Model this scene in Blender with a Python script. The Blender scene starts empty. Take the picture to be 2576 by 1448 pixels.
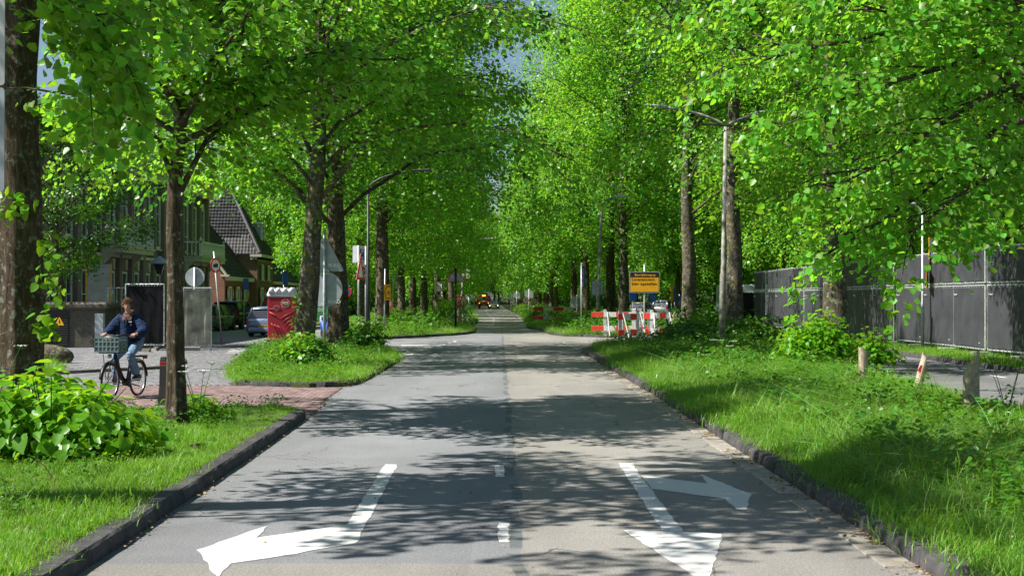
import bpy, math, random
import numpy as np
from mathutils import Vector, Matrix, noise
PI = math.pi
random.seed(7)
S = bpy.context.scene
C = S.collection
# ------------------------------------------------------------------ camera, sky, sun, exposure
F, CX, CY, HOR, CAMH = 3577.6, 1288.0, 724.0, 750.0, 1.9      # measured on the photo at 2576 px width
cam = bpy.data.objects.new('camera', bpy.data.cameras.new('camera')); C.objects.link(cam)
cam.location = (0, 0, CAMH); PITCH = math.atan((HOR - CY) / F)
cam.rotation_euler = (PI / 2 + PITCH, 0, 0)
cam.data.lens = 50; cam.data.sensor_width = 36; cam.data.clip_end = 2500
S.camera = cam
SUN_EL, SUN_AZ = math.radians(50), math.radians(14)            # sun at the left, a little behind the camera
sd = Vector((-math.cos(SUN_EL) * math.cos(SUN_AZ), -math.cos(SUN_EL) * math.sin(SUN_AZ), math.sin(SUN_EL)))
W = bpy.data.worlds.new('World'); S.world = W; W.use_nodes = True
wn = W.node_tree; wn.nodes.clear()
sky = wn.nodes.new('ShaderNodeTexSky'); sky.sky_type = 'NISHITA'; sky.sun_disc = False
sky.sun_elevation = SUN_EL; sky.sun_rotation = math.atan2(sd.x, sd.y); sky.ozone_density = 2.5
bg = wn.nodes.new('ShaderNodeBackground'); bg.inputs['Strength'].default_value = 0.055
wo = wn.nodes.new('ShaderNodeOutputWorld')
wn.links.new(sky.outputs[0], bg.inputs[0]); wn.links.new(bg.outputs[0], wo.inputs[0])
sun = bpy.data.objects.new('sun', bpy.data.lights.new('sun', 'SUN')); C.objects.link(sun)
sun.data.energy = 5.0; sun.data.angle = math.radians(0.5); sun.data.color = (1.0, 0.95, 0.86)
sun.rotation_euler = (-sd).to_track_quat('-Z', 'Y').to_euler()
S.view_settings.view_transform = 'Standard'; S.view_settings.look = 'None'
S.view_settings.gamma = 1; S.view_settings.exposure = 1.0; S.view_settings.use_curve_mapping = False
S.render.engine = 'CYCLES'
S.cycles.max_bounces = 8; S.cycles.diffuse_bounces = 4; S.cycles.transmission_bounces = 4; S.cycles.transparent_max_bounces = 8

def ray(x, y):
    v = Vector(((x - CX) / F, 1.0, (CY - y) / F))
    c, s = math.cos(PITCH), math.sin(PITCH)
    return Vector((v.x, c * v.y - s * v.z, s * v.y + c * v.z))
def G(x, y, z=0.0):
    r = ray(x, y); t = (z - CAMH) / r.z
    return Vector((r.x * t, r.y * t, z))
def at(x, y, d):
    r = ray(x, y); t = d / r.y
    return Vector((r.x * t, d, CAMH + r.z * t))

# ------------------------------------------------------------------ helpers
def tag(o, label=None, cat=None, group=None, kind=None):
    if label: o['label'] = label
    if cat: o['category'] = cat
    if group: o['group'] = group
    if kind: o['kind'] = kind
    return o
def empty(name, loc=(0, 0, 0), rz=0, **k):
    o = bpy.data.objects.new(name, None); C.objects.link(o); o.location = loc; o.rotation_euler = (0, 0, rz)
    o.empty_display_size = .2
    return tag(o, **k)
def link(name, me, parent=None, loc=None, **k):
    o = bpy.data.objects.new(name, me); C.objects.link(o)
    if parent: o.parent = parent
    if loc is not None: o.location = loc
    return tag(o, **k)
def copy_tree(o, parent=None):
    c = o.copy(); C.objects.link(c); c.parent = parent
    for ch in list(o.children): copy_tree(ch, c)
    return c
def relabel(o, label, group=None):
    o['label'] = label
    if group: o['group'] = group
    return o

class MB:
    def __init__(s): s.v = []; s.f = []; s.m = []; s.M = None
    def add(s, vs, fs, m=0):
        n = len(s.v)
        if s.M is not None: vs = [s.M @ Vector(v) for v in vs]
        s.v += [tuple(v) for v in vs]; s.f += [tuple(i + n for i in f) for f in fs]; s.m += [m] * len(fs)
        return s
    def box(s, c, size, rz=0, m=0, bev=0, rot=None):
        hx, hy, hz = size[0] / 2, size[1] / 2, size[2] / 2
        R = rot if rot is not None else Matrix.Rotation(rz, 3, 'Z')
        c = Vector(c)
        if bev:
            b = min(bev, hx * .9, hy * .9, hz * .9); P = []
            for z, ins in ((-hz, b), (-hz + b, 0), (hz - b, 0), (hz, b)):
                x, y = hx - ins, hy - ins; q = b if not ins else b * .5
                for px, py in ((x - q, y), (x, y - q), (x, -y + q), (x - q, -y), (-x + q, -y), (-x, -y + q), (-x, y - q), (-x + q, y)):
                    P.append((px, py, z))
            fs = [tuple(range(8)), tuple(reversed(range(24, 32)))]
            for k in range(3):
                for i in range(8):
                    j = (i + 1) % 8; fs.append((k * 8 + j, k * 8 + i, k * 8 + 8 + i, k * 8 + 8 + j))
            fs = [tuple(reversed(f)) for f in fs]
            fs = [tuple(reversed(f)) for f in fs]
            return s.add([c + R @ Vector(p) for p in P], fs, m)
        P = [(-hx, -hy, -hz), (hx, -hy, -hz), (hx, hy, -hz), (-hx, hy, -hz), (-hx, -hy, hz), (hx, -hy, hz), (hx, hy, hz), (-hx, hy, hz)]
        return s.add([c + R @ Vector(p) for p in P], [(0, 3, 2, 1), (4, 5, 6, 7), (0, 1, 5, 4), (1, 2, 6, 5), (2, 3, 7, 6), (3, 0, 4, 7)], m)
    def tube(s, pts, r, n=8, m=0, cap=True):
        pts = [Vector(p) for p in pts]
        if not hasattr(r, '__len__'): r = [r] * len(pts)
        N = len(pts); vs = []; ref = None
        for i, p in enumerate(pts):
            t = (pts[min(i + 1, N - 1)] - pts[max(i - 1, 0)])
            t = t.normalized() if t.length > 1e-9 else Vector((0, 0, 1))
            if ref is None: ref = Vector((1, 0, 0)) if abs(t.x) < .9 else Vector((0, 1, 0))
            a = (ref - t * ref.dot(t)).normalized(); b = t.cross(a); ref = a
            for k in range(n):
                an = 2 * PI * k / n; vs.append(p + (a * math.cos(an) + b * math.sin(an)) * r[i])
        fs = []
        for i in range(N - 1):
            for k in range(n):
                j = (k + 1) % n; fs.append((i * n + k, i * n + j, (i + 1) * n + j, (i + 1) * n + k))
        if cap: fs += [tuple(reversed(range(n))), tuple(range((N - 1) * n, N * n))]
        return s.add(vs, fs, m)
    def prism(s, poly, z0, z1, m=0, bottom=True):
        n = len(poly); vs = [(p[0], p[1], z0) for p in poly] + [(p[0], p[1], z1) for p in poly]
        fs = [tuple(range(n, 2 * n))] + ([tuple(reversed(range(n)))] if bottom else [])
        fs += [(i, (i + 1) % n, n + (i + 1) % n, n + i) for i in range(n)]
        return s.add(vs, fs, m)
    def plate(s, poly, y0, y1, m=0):          # outline in (x, z), extruded along y (front face at y0)
        n = len(poly); vs = [(p[0], y0, p[1]) for p in poly] + [(p[0], y1, p[1]) for p in poly]
        fs = [tuple(range(n)), tuple(reversed(range(n, 2 * n)))] + [((i + 1) % n, i, n + i, n + (i + 1) % n) for i in range(n)]
        return s.add(vs, fs, m)
    def lathe(s, prof, n=16, m=0, c=(0, 0, 0)):
        vs = []; c = Vector(c)
        for r, z in prof:
            for k in range(n):
                a = 2 * PI * k / n; vs.append(c + Vector((r * math.cos(a), r * math.sin(a), z)))
        fs = [(i * n + k, i * n + (k + 1) % n, (i + 1) * n + (k + 1) % n, (i + 1) * n + k) for i in range(len(prof) - 1) for k in range(n)]
        fs += [tuple(reversed(range(n))), tuple(range((len(prof) - 1) * n, len(prof) * n))]
        return s.add(vs, fs, m)
    def loft(s, secs, m=0, cap=True, closed=True):
        n = len(secs[0]); vs = [p for sec in secs for p in sec]; fs = []
        for i in range(len(secs) - 1):
            for k in range(n if closed else n - 1):
                j = (k + 1) % n; fs.append((i * n + k, i * n + j, (i + 1) * n + j, (i + 1) * n + k))
        if cap and closed: fs += [tuple(reversed(range(n))), tuple(range((len(secs) - 1) * n, len(secs) * n))]
        return s.add(vs, fs, m)
    def mesh(s, name, mats, smooth=False):
        me = bpy.data.meshes.new(name); me.from_pydata(s.v, [], s.f)
        if not isinstance(mats, (list, tuple)): mats = [mats]
        for m in mats: me.materials.append(m)
        if any(s.m): me.polygons.foreach_set('material_index', s.m)
        if smooth: me.polygons.foreach_set('use_smooth', [True] * len(s.f))
        me.update(); return me
    def build(s, name, mats, parent=None, smooth=False, loc=None, **k):
        return link(name, s.mesh(name, mats, smooth), parent, loc, **k)

def npmesh(name, V, Fq, mats, smooth=False, mi=None):
    """fast mesh from arrays: V (n,3), Fq (m,k) all faces with k corners"""
    me = bpy.data.meshes.new(name); m, k = Fq.shape
    me.vertices.add(len(V)); me.vertices.foreach_set('co', V.astype(np.float32).ravel())
    me.loops.add(m * k); me.loops.foreach_set('vertex_index', Fq.astype(np.int32).ravel())
    me.polygons.add(m); me.polygons.foreach_set('loop_start', np.arange(0, m * k, k, dtype=np.int32))
    if not isinstance(mats, (list, tuple)): mats = [mats]
    for mt in mats: me.materials.append(mt)
    if mi is not None: me.polygons.foreach_set('material_index', mi.astype(np.int32))
    me.update(calc_edges=True)
    if smooth: me.polygons.foreach_set('use_smooth', np.ones(m, dtype=bool))
    return me
def text(s, size, mat, parent, loc, rot=(PI / 2, 0, 0), name='lettering', align='CENTER', ext=.002, bold=0, space=1):
    cu = bpy.data.curves.new(name, 'FONT'); cu.body = s; cu.size = size; cu.align_x = align; cu.align_y = 'CENTER'
    cu.extrude = ext; cu.offset = bold; cu.space_character = space; cu.materials.append(mat); cu.resolution_u = 3
    tmp = bpy.data.objects.new(name, cu); me = bpy.data.meshes.new_from_object(tmp); bpy.data.objects.remove(tmp)
    o = bpy.data.objects.new(name, me); C.objects.link(o); o.parent = parent; o.location = loc; o.rotation_euler = rot
    return o
def disc(r, n=28, cx=0, cz=0): return [(cx + r * math.cos(2 * PI * i / n), cz + r * math.sin(2 * PI * i / n)) for i in range(n)]
def rrect(w, h, r, cx=0, cz=0, k=4):
    o = []
    for sx, sz, a0 in ((1, 1, 0), (-1, 1, 90), (-1, -1, 180), (1, -1, 270)):
        for i in range(k + 1):
            a = math.radians(a0 + 90 * i / k); o.append((cx + sx * (w / 2 - r) + r * math.cos(a), cz + sz * (h / 2 - r) + r * math.sin(a)))
    return o

# ------------------------------------------------------------------ materials
class NT:
    def __init__(s, name):
        s.mat = bpy.data.materials.new(name); s.mat.use_nodes = True; s.t = s.mat.node_tree; s.n = s.t.nodes; s.n.clear()
        s.out = s.n.new('ShaderNodeOutputMaterial')
    def new(s, typ, **k):
        o = s.n.new(typ)
        for a, b in k.items(): setattr(o, a, b)
        return o
    def L(s, a, b): s.t.links.new(a, b)
    def coord(s, kind='Object', scale=(1, 1, 1)):
        if kind == 'World': g = s.new('ShaderNodeNewGeometry').outputs['Position']
        else: g = s.new('ShaderNodeTexCoord').outputs[kind]
        m = s.new('ShaderNodeMapping'); m.inputs['Scale'].default_value = scale; s.L(g, m.inputs[0]); return m.outputs[0]
    def noise(s, co, scale, detail=4, rough=.55, dist=0):
        t = s.new('ShaderNodeTexNoise'); t.inputs['Scale'].default_value = scale; t.inputs['Detail'].default_value = detail
        t.inputs['Roughness'].default_value = rough; t.inputs['Distortion'].default_value = dist; s.L(co, t.inputs['Vector']); return t.outputs['Fac']
    def ramp(s, fac, stops):
        r = s.new('ShaderNodeValToRGB'); e = r.color_ramp.elements
        while len(e) < len(stops): e.new(.5)
        for el, (p, c) in zip(e, stops): el.position = p; el.color = (*c, 1) if len(c) == 3 else c
        s.L(fac, r.inputs[0]); return r.outputs[0]
    def mix(s, fac, a, b, mode='MIX'):
        m = s.new('ShaderNodeMix', data_type='RGBA', blend_type=mode)
        for sock, val in ((m.inputs[0], fac), (m.inputs[6], a), (m.inputs[7], b)):
            if hasattr(val, 'is_linked') or hasattr(val, 'links'): s.L(val, sock)
            else: sock.default_value = val if not isinstance(val, tuple) else (*val, 1)
        return m.outputs[2]
    def math(s, op, a, b=0.0, c=None):
        m = s.new('ShaderNodeMath', operation=op)
        for i, val in enumerate((a, b) if c is None else (a, b, c)):
            if hasattr(val, 'links'): s.L(val, m.inputs[i])
            else: m.inputs[i].default_value = val
        return m.outputs[0]
    def bsdf(s, col, rough=.7, metal=0, spec=.5, bump=None, bstr=.3, bdist=.02, **k):
        b = s.new('ShaderNodeBsdfPrincipled')
        for nm, val in (('Base Color', col), ('Roughness', rough), ('Metallic', metal), ('Specular IOR Level', spec)):
            if hasattr(val, 'links'): s.L(val, b.inputs[nm])
            else: b.inputs[nm].default_value = (*val, 1) if isinstance(val, tuple) else val
        for a, v in k.items(): b.inputs[a.replace('_', ' ')].default_value = v
        if bump is not None:
            bp = s.new('ShaderNodeBump'); bp.inputs['Strength'].default_value = bstr; bp.inputs['Distance'].default_value = bdist
            s.L(bump, bp.inputs['Height']); s.L(bp.outputs[0], b.inputs['Normal'])
        s.b = b; s.L(b.outputs[0], s.out.inputs[0]); return s.mat

def paint(name, col, rough=.45, metal=0, dirt=.15, scale=6, spec=.5, **k):
    n = NT(name); co = n.coord('Object'); f = n.noise(co, scale, 6)
    d = tuple(c * (1 - dirt * 1.6) * .95 for c in col); u = tuple(min(1, c * (1 + dirt * .4)) for c in col)
    return n.bsdf(n.ramp(f, [(.3, d), (.62, u)]), n.ramp(f, [(.3, (rough + .12,) * 3), (.7, (rough,) * 3)]), metal, spec, bump=f, bstr=.06, **k)

M = {}
def leaf_mat(name, refl, trans, var=.35, gloss=.35, tw=.5, dry=0):
    n = NT(name); g = n.new('ShaderNodeNewGeometry'); rnd = g.outputs['Random Per Island']
    co = n.coord('World'); big = n.noise(co, .35, 2); fine = n.noise(co, 30, 2)
    hs = n.new('ShaderNodeHueSaturation'); hs.inputs['Color'].default_value = (*refl, 1)
    n.L(n.math('MULTIPLY_ADD', rnd, .05, .478), hs.inputs['Hue'])
    v = n.math('MULTIPLY_ADD', rnd, var, 1 - var / 2); v = n.math('MULTIPLY', v, n.math('MULTIPLY_ADD', big, .7, .65))
    v = n.math('MULTIPLY', v, n.math('MULTIPLY_ADD', fine, .4, .8))
    n.L(v, hs.inputs['Value'])
    hc_ = hs.outputs[0]
    if dry: hc_ = n.mix(n.math('MULTIPLY', n.ramp(n.math('ADD', n.math('MULTIPLY', n.noise(co, .9, 5), .75), n.math('MULTIPLY', rnd, .3)), [(.50, (0, 0, 0)), (.68, (1, 1, 1))]), dry), hc_, (.26, .25, .09))
    b = n.new('ShaderNodeBsdfPrincipled'); n.L(hc_, b.inputs['Base Color']); b.inputs['Roughness'].default_value = gloss
    b.inputs['Specular IOR Level'].default_value = .3
    hs2 = n.new('ShaderNodeHueSaturation'); hs2.inputs['Color'].default_value = (*trans, 1)
    n.L(n.math('MULTIPLY_ADD', rnd, .03, .485), hs2.inputs['Hue']); n.L(v, hs2.inputs['Value'])
    t = n.new('ShaderNodeBsdfTranslucent'); n.L(hs2.outputs[0], t.inputs[0])
    ms = n.new('ShaderNodeMixShader'); ms.inputs[0].default_value = tw; n.L(b.outputs[0], ms.inputs[1]); n.L(t.outputs[0], ms.inputs[2])
    n.L(ms.outputs[0], n.out.inputs[0]); return n.mat
M['leaf'] = leaf_mat('linden_leaf', (.105, .265, .022), (.37, .72, .035), tw=.44, var=.75, gloss=.36)
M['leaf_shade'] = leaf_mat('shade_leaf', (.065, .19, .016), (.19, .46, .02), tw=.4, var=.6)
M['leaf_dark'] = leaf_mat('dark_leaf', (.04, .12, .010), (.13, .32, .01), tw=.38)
M['leaf_bush'] = leaf_mat('bush_leaf', (.10, .26, .012), (.34, .60, .015), tw=.42, gloss=.38)
M['grass'] = leaf_mat('grass_blade', (.12, .29, .02), (.28, .55, .02), tw=.36, gloss=.45, dry=.35)
M['grass_pale'] = leaf_mat('pale_grass_blade', (.19, .34, .10), (.26, .48, .08), tw=.3, gloss=.3)
M['grass_dry'] = leaf_mat('dry_grass_blade', (.22, .25, .08), (.25, .3, .08), tw=.3, gloss=.5)
M['weed'] = leaf_mat('weed_leaf', (.07, .19, .02), (.18, .38, .02), tw=.35, gloss=.4)

def bark_mat(name, base, dark, lich=.5, moss=.0):
    n = NT(name); co = n.coord('Object', (1, 1, .22)); c2 = n.coord('Object')
    f = n.noise(co, 22, 8, .65, .6); f2 = n.noise(c2, 3.2, 5); f3 = n.noise(c2, 9, 6, .7)
    col = n.ramp(f, [(.32, dark), (.62, base)])
    col = n.mix(n.ramp(f2, [(.45, (0, 0, 0)), (.7, (.6, .6, .6))]), col, tuple(c * .45 for c in dark))
    lm = n.math('MULTIPLY', n.ramp(f3, [(.56, (0, 0, 0)), (.60, (1, 1, 1))]), lich)
    col = n.mix(lm, col, (.30, .33, .29))
    if moss:
        mm = n.math('MULTIPLY', n.ramp(n.noise(c2, 4.5, 5), [(.5, (0, 0, 0)), (.6, (1, 1, 1))]), moss); col = n.mix(mm, col, (.16, .15, .03))
    return n.bsdf(col, .92, spec=.2, bump=f, bstr=.9, bdist=.03)
M['bark'] = bark_mat('brown_bark', (.125, .092, .06), (.032, .024, .016))
M['bark_grey'] = bark_mat('grey_lichen_bark', (.13, .112, .085), (.036, .03, .024), .9, .5)
M['twig'] = bark_mat('twig_bark', (.07, .052, .038), (.022, .017, .013), .2)

def asphalt():
    n = NT('road_asphalt'); co = n.coord('World'); sep = n.new('ShaderNodeSeparateXYZ'); n.L(co, sep.inputs[0])
    fine = n.noise(co, 120, 3, .8); fine2 = n.noise(co, 42, 4, .8); mid = n.noise(co, 2.0, 5); big = n.noise(co, .35, 4)
    tyre = n.math('ABSOLUTE', n.math('SINE', n.math('MULTIPLY_ADD', sep.outputs[0], 1.12, .2)))
    st = n.coord('World', (1, .12, 1)); streak = n.noise(st, 2.2, 4)
    wob = n.math('MULTIPLY_ADD', n.noise(n.coord('World', (0, 1, 0)), .6, 3), .25, -.12)
    x = n.math('ADD', sep.outputs[0], wob)
    edge = n.math('MULTIPLY_ADD', sep.outputs[1], .0085, x)                   # seam drifts left with distance
    side = n.math('GREATER_THAN', edge, .18)
    side = n.math('MAXIMUM', side, n.math('GREATER_THAN', sep.outputs[1], 80.0))
    side = n.math('MAXIMUM', side, n.math('LESS_THAN', n.math('ADD', sep.outputs[1], wob), 10.25))
    col = n.mix(side, (.195, .20, .212), (.240, .229, .212))
    col = n.mix(n.math('GREATER_THAN', sep.outputs[0], 7.5), col, (.15, .15, .155))
    v = n.math('MULTIPLY_ADD', fine2, 1.6, .2); v = n.math('MULTIPLY', v, n.math('MULTIPLY_ADD', fine, 1.3, .35))
    v = n.math('MULTIPLY', v, n.math('MULTIPLY_ADD', mid, .25, .87)); v = n.math('MULTIPLY', v, n.math('MULTIPLY_ADD', big, .5, .75))
    v = n.math('MULTIPLY', v, n.math('MULTIPLY_ADD', streak, .3, .85))
    v = n.math('MULTIPLY', v, n.math('MULTIPLY_ADD', tyre, .16, .88))
    v = n.math('MULTIPLY', v, n.math('MULTIPLY_ADD', n.math('GREATER_THAN', n.noise(co, 95, 1), .62), .55, .97)); v = n.math('MULTIPLY', v, n.math('MULTIPLY_ADD', n.math('LESS_THAN', n.noise(co, 75, 1), .38), -.4, 1.02))
    vp = n.new('ShaderNodeTexVoronoi'); vp.inputs['Scale'].default_value = .22; vp.distance = 'CHEBYCHEV'; n.L(co, vp.inputs['Vector']); sc_ = n.new('ShaderNodeSeparateColor'); n.L(vp.outputs['Color'], sc_.inputs[0])
    v = n.math('MULTIPLY', v, n.math('MULTIPLY_ADD', n.math('GREATER_THAN', sc_.outputs[0], .72), -.10, 1.0))
    cc = n.new('ShaderNodeCombineXYZ')
    for i in range(3): n.L(v, cc.inputs[i])
    col = n.mix(1.0, col, cc.outputs[0], 'MULTIPLY')
    d = n.math('ABSOLUTE', n.math('SUBTRACT', edge, .14))                      # tar seam with patches
    seam = n.math('MULTIPLY', n.math('LESS_THAN', d, .05), n.ramp(n.noise(co, 1.1, 3), [(.45, (0, 0, 0)), (.5, (1, 1, 1))]))
    col = n.mix(n.math('MULTIPLY', seam, .6), col, (.06, .08, .08))
    cr = n.new('ShaderNodeTexVoronoi', feature='DISTANCE_TO_EDGE'); cr.inputs['Scale'].default_value = .55
    dc = n.new('ShaderNodeVectorMath', operation='ADD'); n.L(co, dc.inputs[0])
    nn = n.new('ShaderNodeTexNoise'); nn.inputs['Scale'].default_value = 1.5; n.L(co, nn.inputs['Vector']); n.L(nn.outputs['Color'], dc.inputs[1])
    n.L(dc.outputs[0], cr.inputs['Vector'])
    crack = n.math('MULTIPLY', n.math('LESS_THAN', cr.outputs['Distance'], .006), n.math('GREATER_THAN', n.noise(co, .3, 2), .52))
    col = n.mix(n.math('MULTIPLY', crack, .7), col, (.05, .05, .05))
    return n.bsdf(col, .85, spec=.3, bump=n.math('ADD', fine2, fine), bstr=.5, bdist=.012)
M['asphalt'] = asphalt()
def stone(name, a, b, sc=8, rough=.85, bstr=.3, isl=.4, kind='Object'):
    n = NT(name); co = n.coord(kind); f = n.noise(co, sc, 7, .65); g = n.noise(co, sc * 9, 3)
    col = n.ramp(f, [(.3, a), (.68, b)])
    r = n.new('ShaderNodeNewGeometry').outputs['Random Per Island']; oi = n.new('ShaderNodeObjectInfo').outputs['Random']
    v = n.math('MULTIPLY_ADD', n.math('FRACT', n.math('ADD', r, oi)), isl, 1 - isl / 2); v = n.math('MULTIPLY', v, n.math('MULTIPLY_ADD', g, .5, .75))
    cc = n.new('ShaderNodeCombineXYZ')
    for i in range(3): n.L(v, cc.inputs[i])
    return n.bsdf(n.mix(1.0, col, cc.outputs[0], 'MULTIPLY'), rough, spec=.3, bump=n.math('ADD', f, g), bstr=bstr)
M['kerb'] = stone('kerb_stone', (.028, .027, .03), (.075, .07, .075), 5)
M['kerb_light'] = stone('pale_kerb_stone', (.13, .12, .13), (.22, .2, .2), 5)
M['redbrick'] = stone('red_paver', (.15, .10, .10), (.27, .19, .18), 6, isl=.6)
M['greybrick'] = stone('grey_paver', (.115, .118, .135), (.215, .21, .22), 6, isl=.5)
M['gutter'] = stone('gutter_stone', (.18, .17, .15), (.32, .29, .25), 5, isl=.4)
M['soil'] = stone('verge_soil', (.04, .05, .015), (.09, .09, .04), 2, isl=0, kind='World')
M['joint'] = stone('paving_joint', (.06, .058, .05), (.12, .11, .09), 3, isl=0, kind='World')
M['paving_far'] = stone('far_paving', (.14, .14, .15), (.24, .235, .235), 1.2, isl=0, kind='World')
M['wood'] = stone('weathered_wood', (.20, .155, .11), (.50, .42, .32), 9, isl=.2)
M['concrete'] = stone('washed_concrete', (.05, .048, .038), (.13, .12, .095), 14, isl=.1)
M['block'] = stone('concrete_block', (.16, .155, .15), (.3, .29, .28), 8)
M['rooftile'] = stone('dark_roof_tile', (.028, .03, .036), (.065, .062, .062), 5, .6, isl=.9)
M['rooftile_sun'] = M['rooftile']
def line_mat():
    n = NT('road_paint'); co = n.coord('World'); f = n.noise(co, 60, 5, .8); g = n.noise(co, 3, 5)
    wear = n.ramp(n.math('ADD', f, n.math('MULTIPLY', g, .6)), [(.44, (.22, .22, .215)), (.60, (.52, .52, .51))])
    return n.bsdf(wear, .7, spec=.3, bump=f, bstr=.3, bdist=.004)
M['line'] = line_mat()
def brickwall(name, a, b, mortar, sc=1):
    n = NT(name); co = n.coord('Object'); tx = n.new('ShaderNodeTexBrick'); sw = n.new('ShaderNodeVectorMath', operation='ADD')
    sep = n.new('ShaderNodeSeparateXYZ'); n.L(co, sep.inputs[0]); cb = n.new('ShaderNodeCombineXYZ')
    n.L(n.math('ADD', sep.outputs[0], sep.outputs[1]), cb.inputs[0]); n.L(sep.outputs[2], cb.inputs[1])
    n.L(cb.outputs[0], tx.inputs['Vector']); tx.inputs['Scale'].default_value = 1; tx.inputs['Brick Width'].default_value = .22
    tx.inputs['Row Height'].default_value = .065; tx.inputs['Mortar Size'].default_value = .008; tx.inputs['Color1'].default_value = (*a, 1)
    tx.inputs['Color2'].default_value = (*b, 1); tx.inputs['Mortar'].default_value = (*mortar, 1)
    f = n.noise(co, 1.5, 5); col = n.mix(.5, tx.outputs[0], n.ramp(f, [(.3, a), (.7, b)]))
    return n.bsdf(col, .9, spec=.2, bump=tx.outputs['Fac'], bstr=-.4)
M['brick_purple'] = brickwall('purple_brick', (.19, .14, .16), (.30, .22, .24), (.36, .32, .33))
M['brick_red'] = brickwall('red_brick', (.20, .085, .055), (.34, .15, .10), (.30, .25, .2))
M['brick_brown'] = brickwall('brown_brick', (.15, .085, .06), (.25, .15, .11), (.26, .22, .18))
M['white'] = paint('white_paint', (.80, .82, .82), .5); M['cream'] = paint('cream_paint', (.62, .60, .48), .5)
M['glass'] = paint('dark_glass', (.03, .035, .045), .06, 0, .1)
M['glass'].node_tree.nodes['Principled BSDF'].inputs['Specular IOR Level'].default_value = .9
M['blackplastic'] = paint('black_plastic', (.022, .022, .024), .45); M['rubber'] = paint('tyre_rubber', (.02, .02, .02), .8)
M['galv'] = paint('galvanised_steel', (.50, .52, .54), .5, .4, .25, 9); M['greypost'] = paint('grey_post', (.30, .31, .32), .5, .3, .25)
M['lamp_metal'] = paint('worn_lamp_post', (.30, .29, .25), .6, .2, .5, 4); M['darkpost'] = paint('dark_lamp_post', (.012, .014, .017), .45, 0)
M['signback'] = paint('grey_sign_back', (.38, .42, .46), .55, .2, .12, 3); M['signwhite'] = paint('sign_white', (.75, .75, .73), .4, dirt=.06)
M['signred'] = paint('sign_red', (.60, .03, .03), .4, dirt=.06); M['signblue'] = paint('sign_blue', (.02, .09, .42), .4, dirt=.06)
M['signyellow'] = paint('sign_yellow', (.85, .42, .01), .4, dirt=.05); M['black'] = paint('black_print', (.012, .012, .012), .5, dirt=.05)
M['boardred'] = paint('barrier_red', (.62, .045, .02), .45, dirt=.1); M['boardwhite'] = paint('barrier_white', (.62, .63, .62), .45, dirt=.12)
M['silverpaint'] = paint('silver_blue_car_paint', (.24, .31, .44), .22, .5, .04); M['blackpaint'] = paint('black_car_paint', (.012, .013, .02), .12, .1, .04)
M['greenpaint'] = paint('dark_green_car_paint', (.05, .09, .05), .2, .2, .05); M['redpaint'] = paint('red_truck_paint', (.55, .04, .02), .3, 0, .08)
M['greypaint'] = paint('grey_green_car_paint', (.10, .13, .12), .25, .4, .05); M['oilpaint'] = paint('grey_car_paint', (.14, .145, .12), .25, .4, .05)
M['toiletred'] = paint('toilet_red_plastic', (.34, .018, .03), .4, dirt=.12, scale=3); M['toiletwhite'] = paint('toilet_white_plastic', (.66, .68, .74), .35, dirt=.08)
M['skin'] = paint('skin', (.50, .27, .19), .5, dirt=.08); M['hair'] = paint('brown_hair', (.16, .085, .035), .6, dirt=.5, scale=60)
def cloth(name, col, sc=9, st=.9):
    n = NT(name); f = n.noise(n.coord('Object', (1, 1, 1.7)), sc, 3, .5, 1.4); g = n.noise(n.coord('Object'), 40, 3)
    return n.bsdf(n.ramp(f, [(.3, tuple(c * .75 for c in col)), (.7, tuple(c * 1.2 for c in col))]), .85, spec=.2, bump=n.math('MULTIPLY_ADD', g, .1, f), bstr=st, bdist=.06)
M['jacket'] = cloth('navy_jacket_cloth', (.010, .026, .075)); M['jeans'] = cloth('blue_denim', (.15, .25, .38), 8)
M['hoodie'] = paint('mauve_hoodie', (.10, .06, .065), .85, dirt=.2); M['collar'] = paint('rust_corduroy', (.07, .03, .015), .8, dirt=.2)
M['crate'] = paint('grey_green_crate', (.10, .17, .17), .5, dirt=.2); M['bikeblack'] = paint('black_bicycle_paint', (.012, .012, .014), .3)
M['chrome'] = paint('chrome', (.6, .6, .6), .2, 1, .1); M['tail'] = paint('tail_light_red', (.45, .01, .015), .2); M['plate'] = paint('yellow_plate', (.75, .45, .02), .4)
M['orange'] = paint('orange_workwear', (.85, .12, .01), .7); M['signgreen'] = paint('sign_green', (.03, .28, .07), .4); M['litter'] = stone('dry_litter', (.14, .085, .035), (.34, .23, .10), 12, isl=.8)
def lamp_on(name, col, st):
    n = NT(name); e = n.new('ShaderNodeEmission'); e.inputs[0].default_value = (*col, 1); e.inputs[1].default_value = st; n.L(e.outputs[0], n.out.inputs[0]); return n.mat
M['headlight'] = lamp_on('lit_headlight', (1, .9, .7), 4); M['flasher'] = lamp_on('lit_orange_light', (1, .35, .03), 5)
def sheet_mat(name, col, sp=.45):
    n = NT(name); co = n.coord('Object'); f = n.noise(n.coord('Object', (1, 1, .25)), 6, 5, .6, .5); g = n.noise(co, 1.3, 4)
    return n.bsdf(n.mix(n.ramp(g, [(.3, (0, 0, 0)), (.75, (.8, .8, .8))]), col, tuple(c * 1.8 + .01 for c in col)), .55, spec=sp, bump=f, bstr=.35, bdist=.03)
M['sheet'] = sheet_mat('black_mesh_sheet', (.036, .037, .045)); M['sheet_dark'] = sheet_mat('dark_mesh_sheet', (.004, .004, .005), .08)
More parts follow.
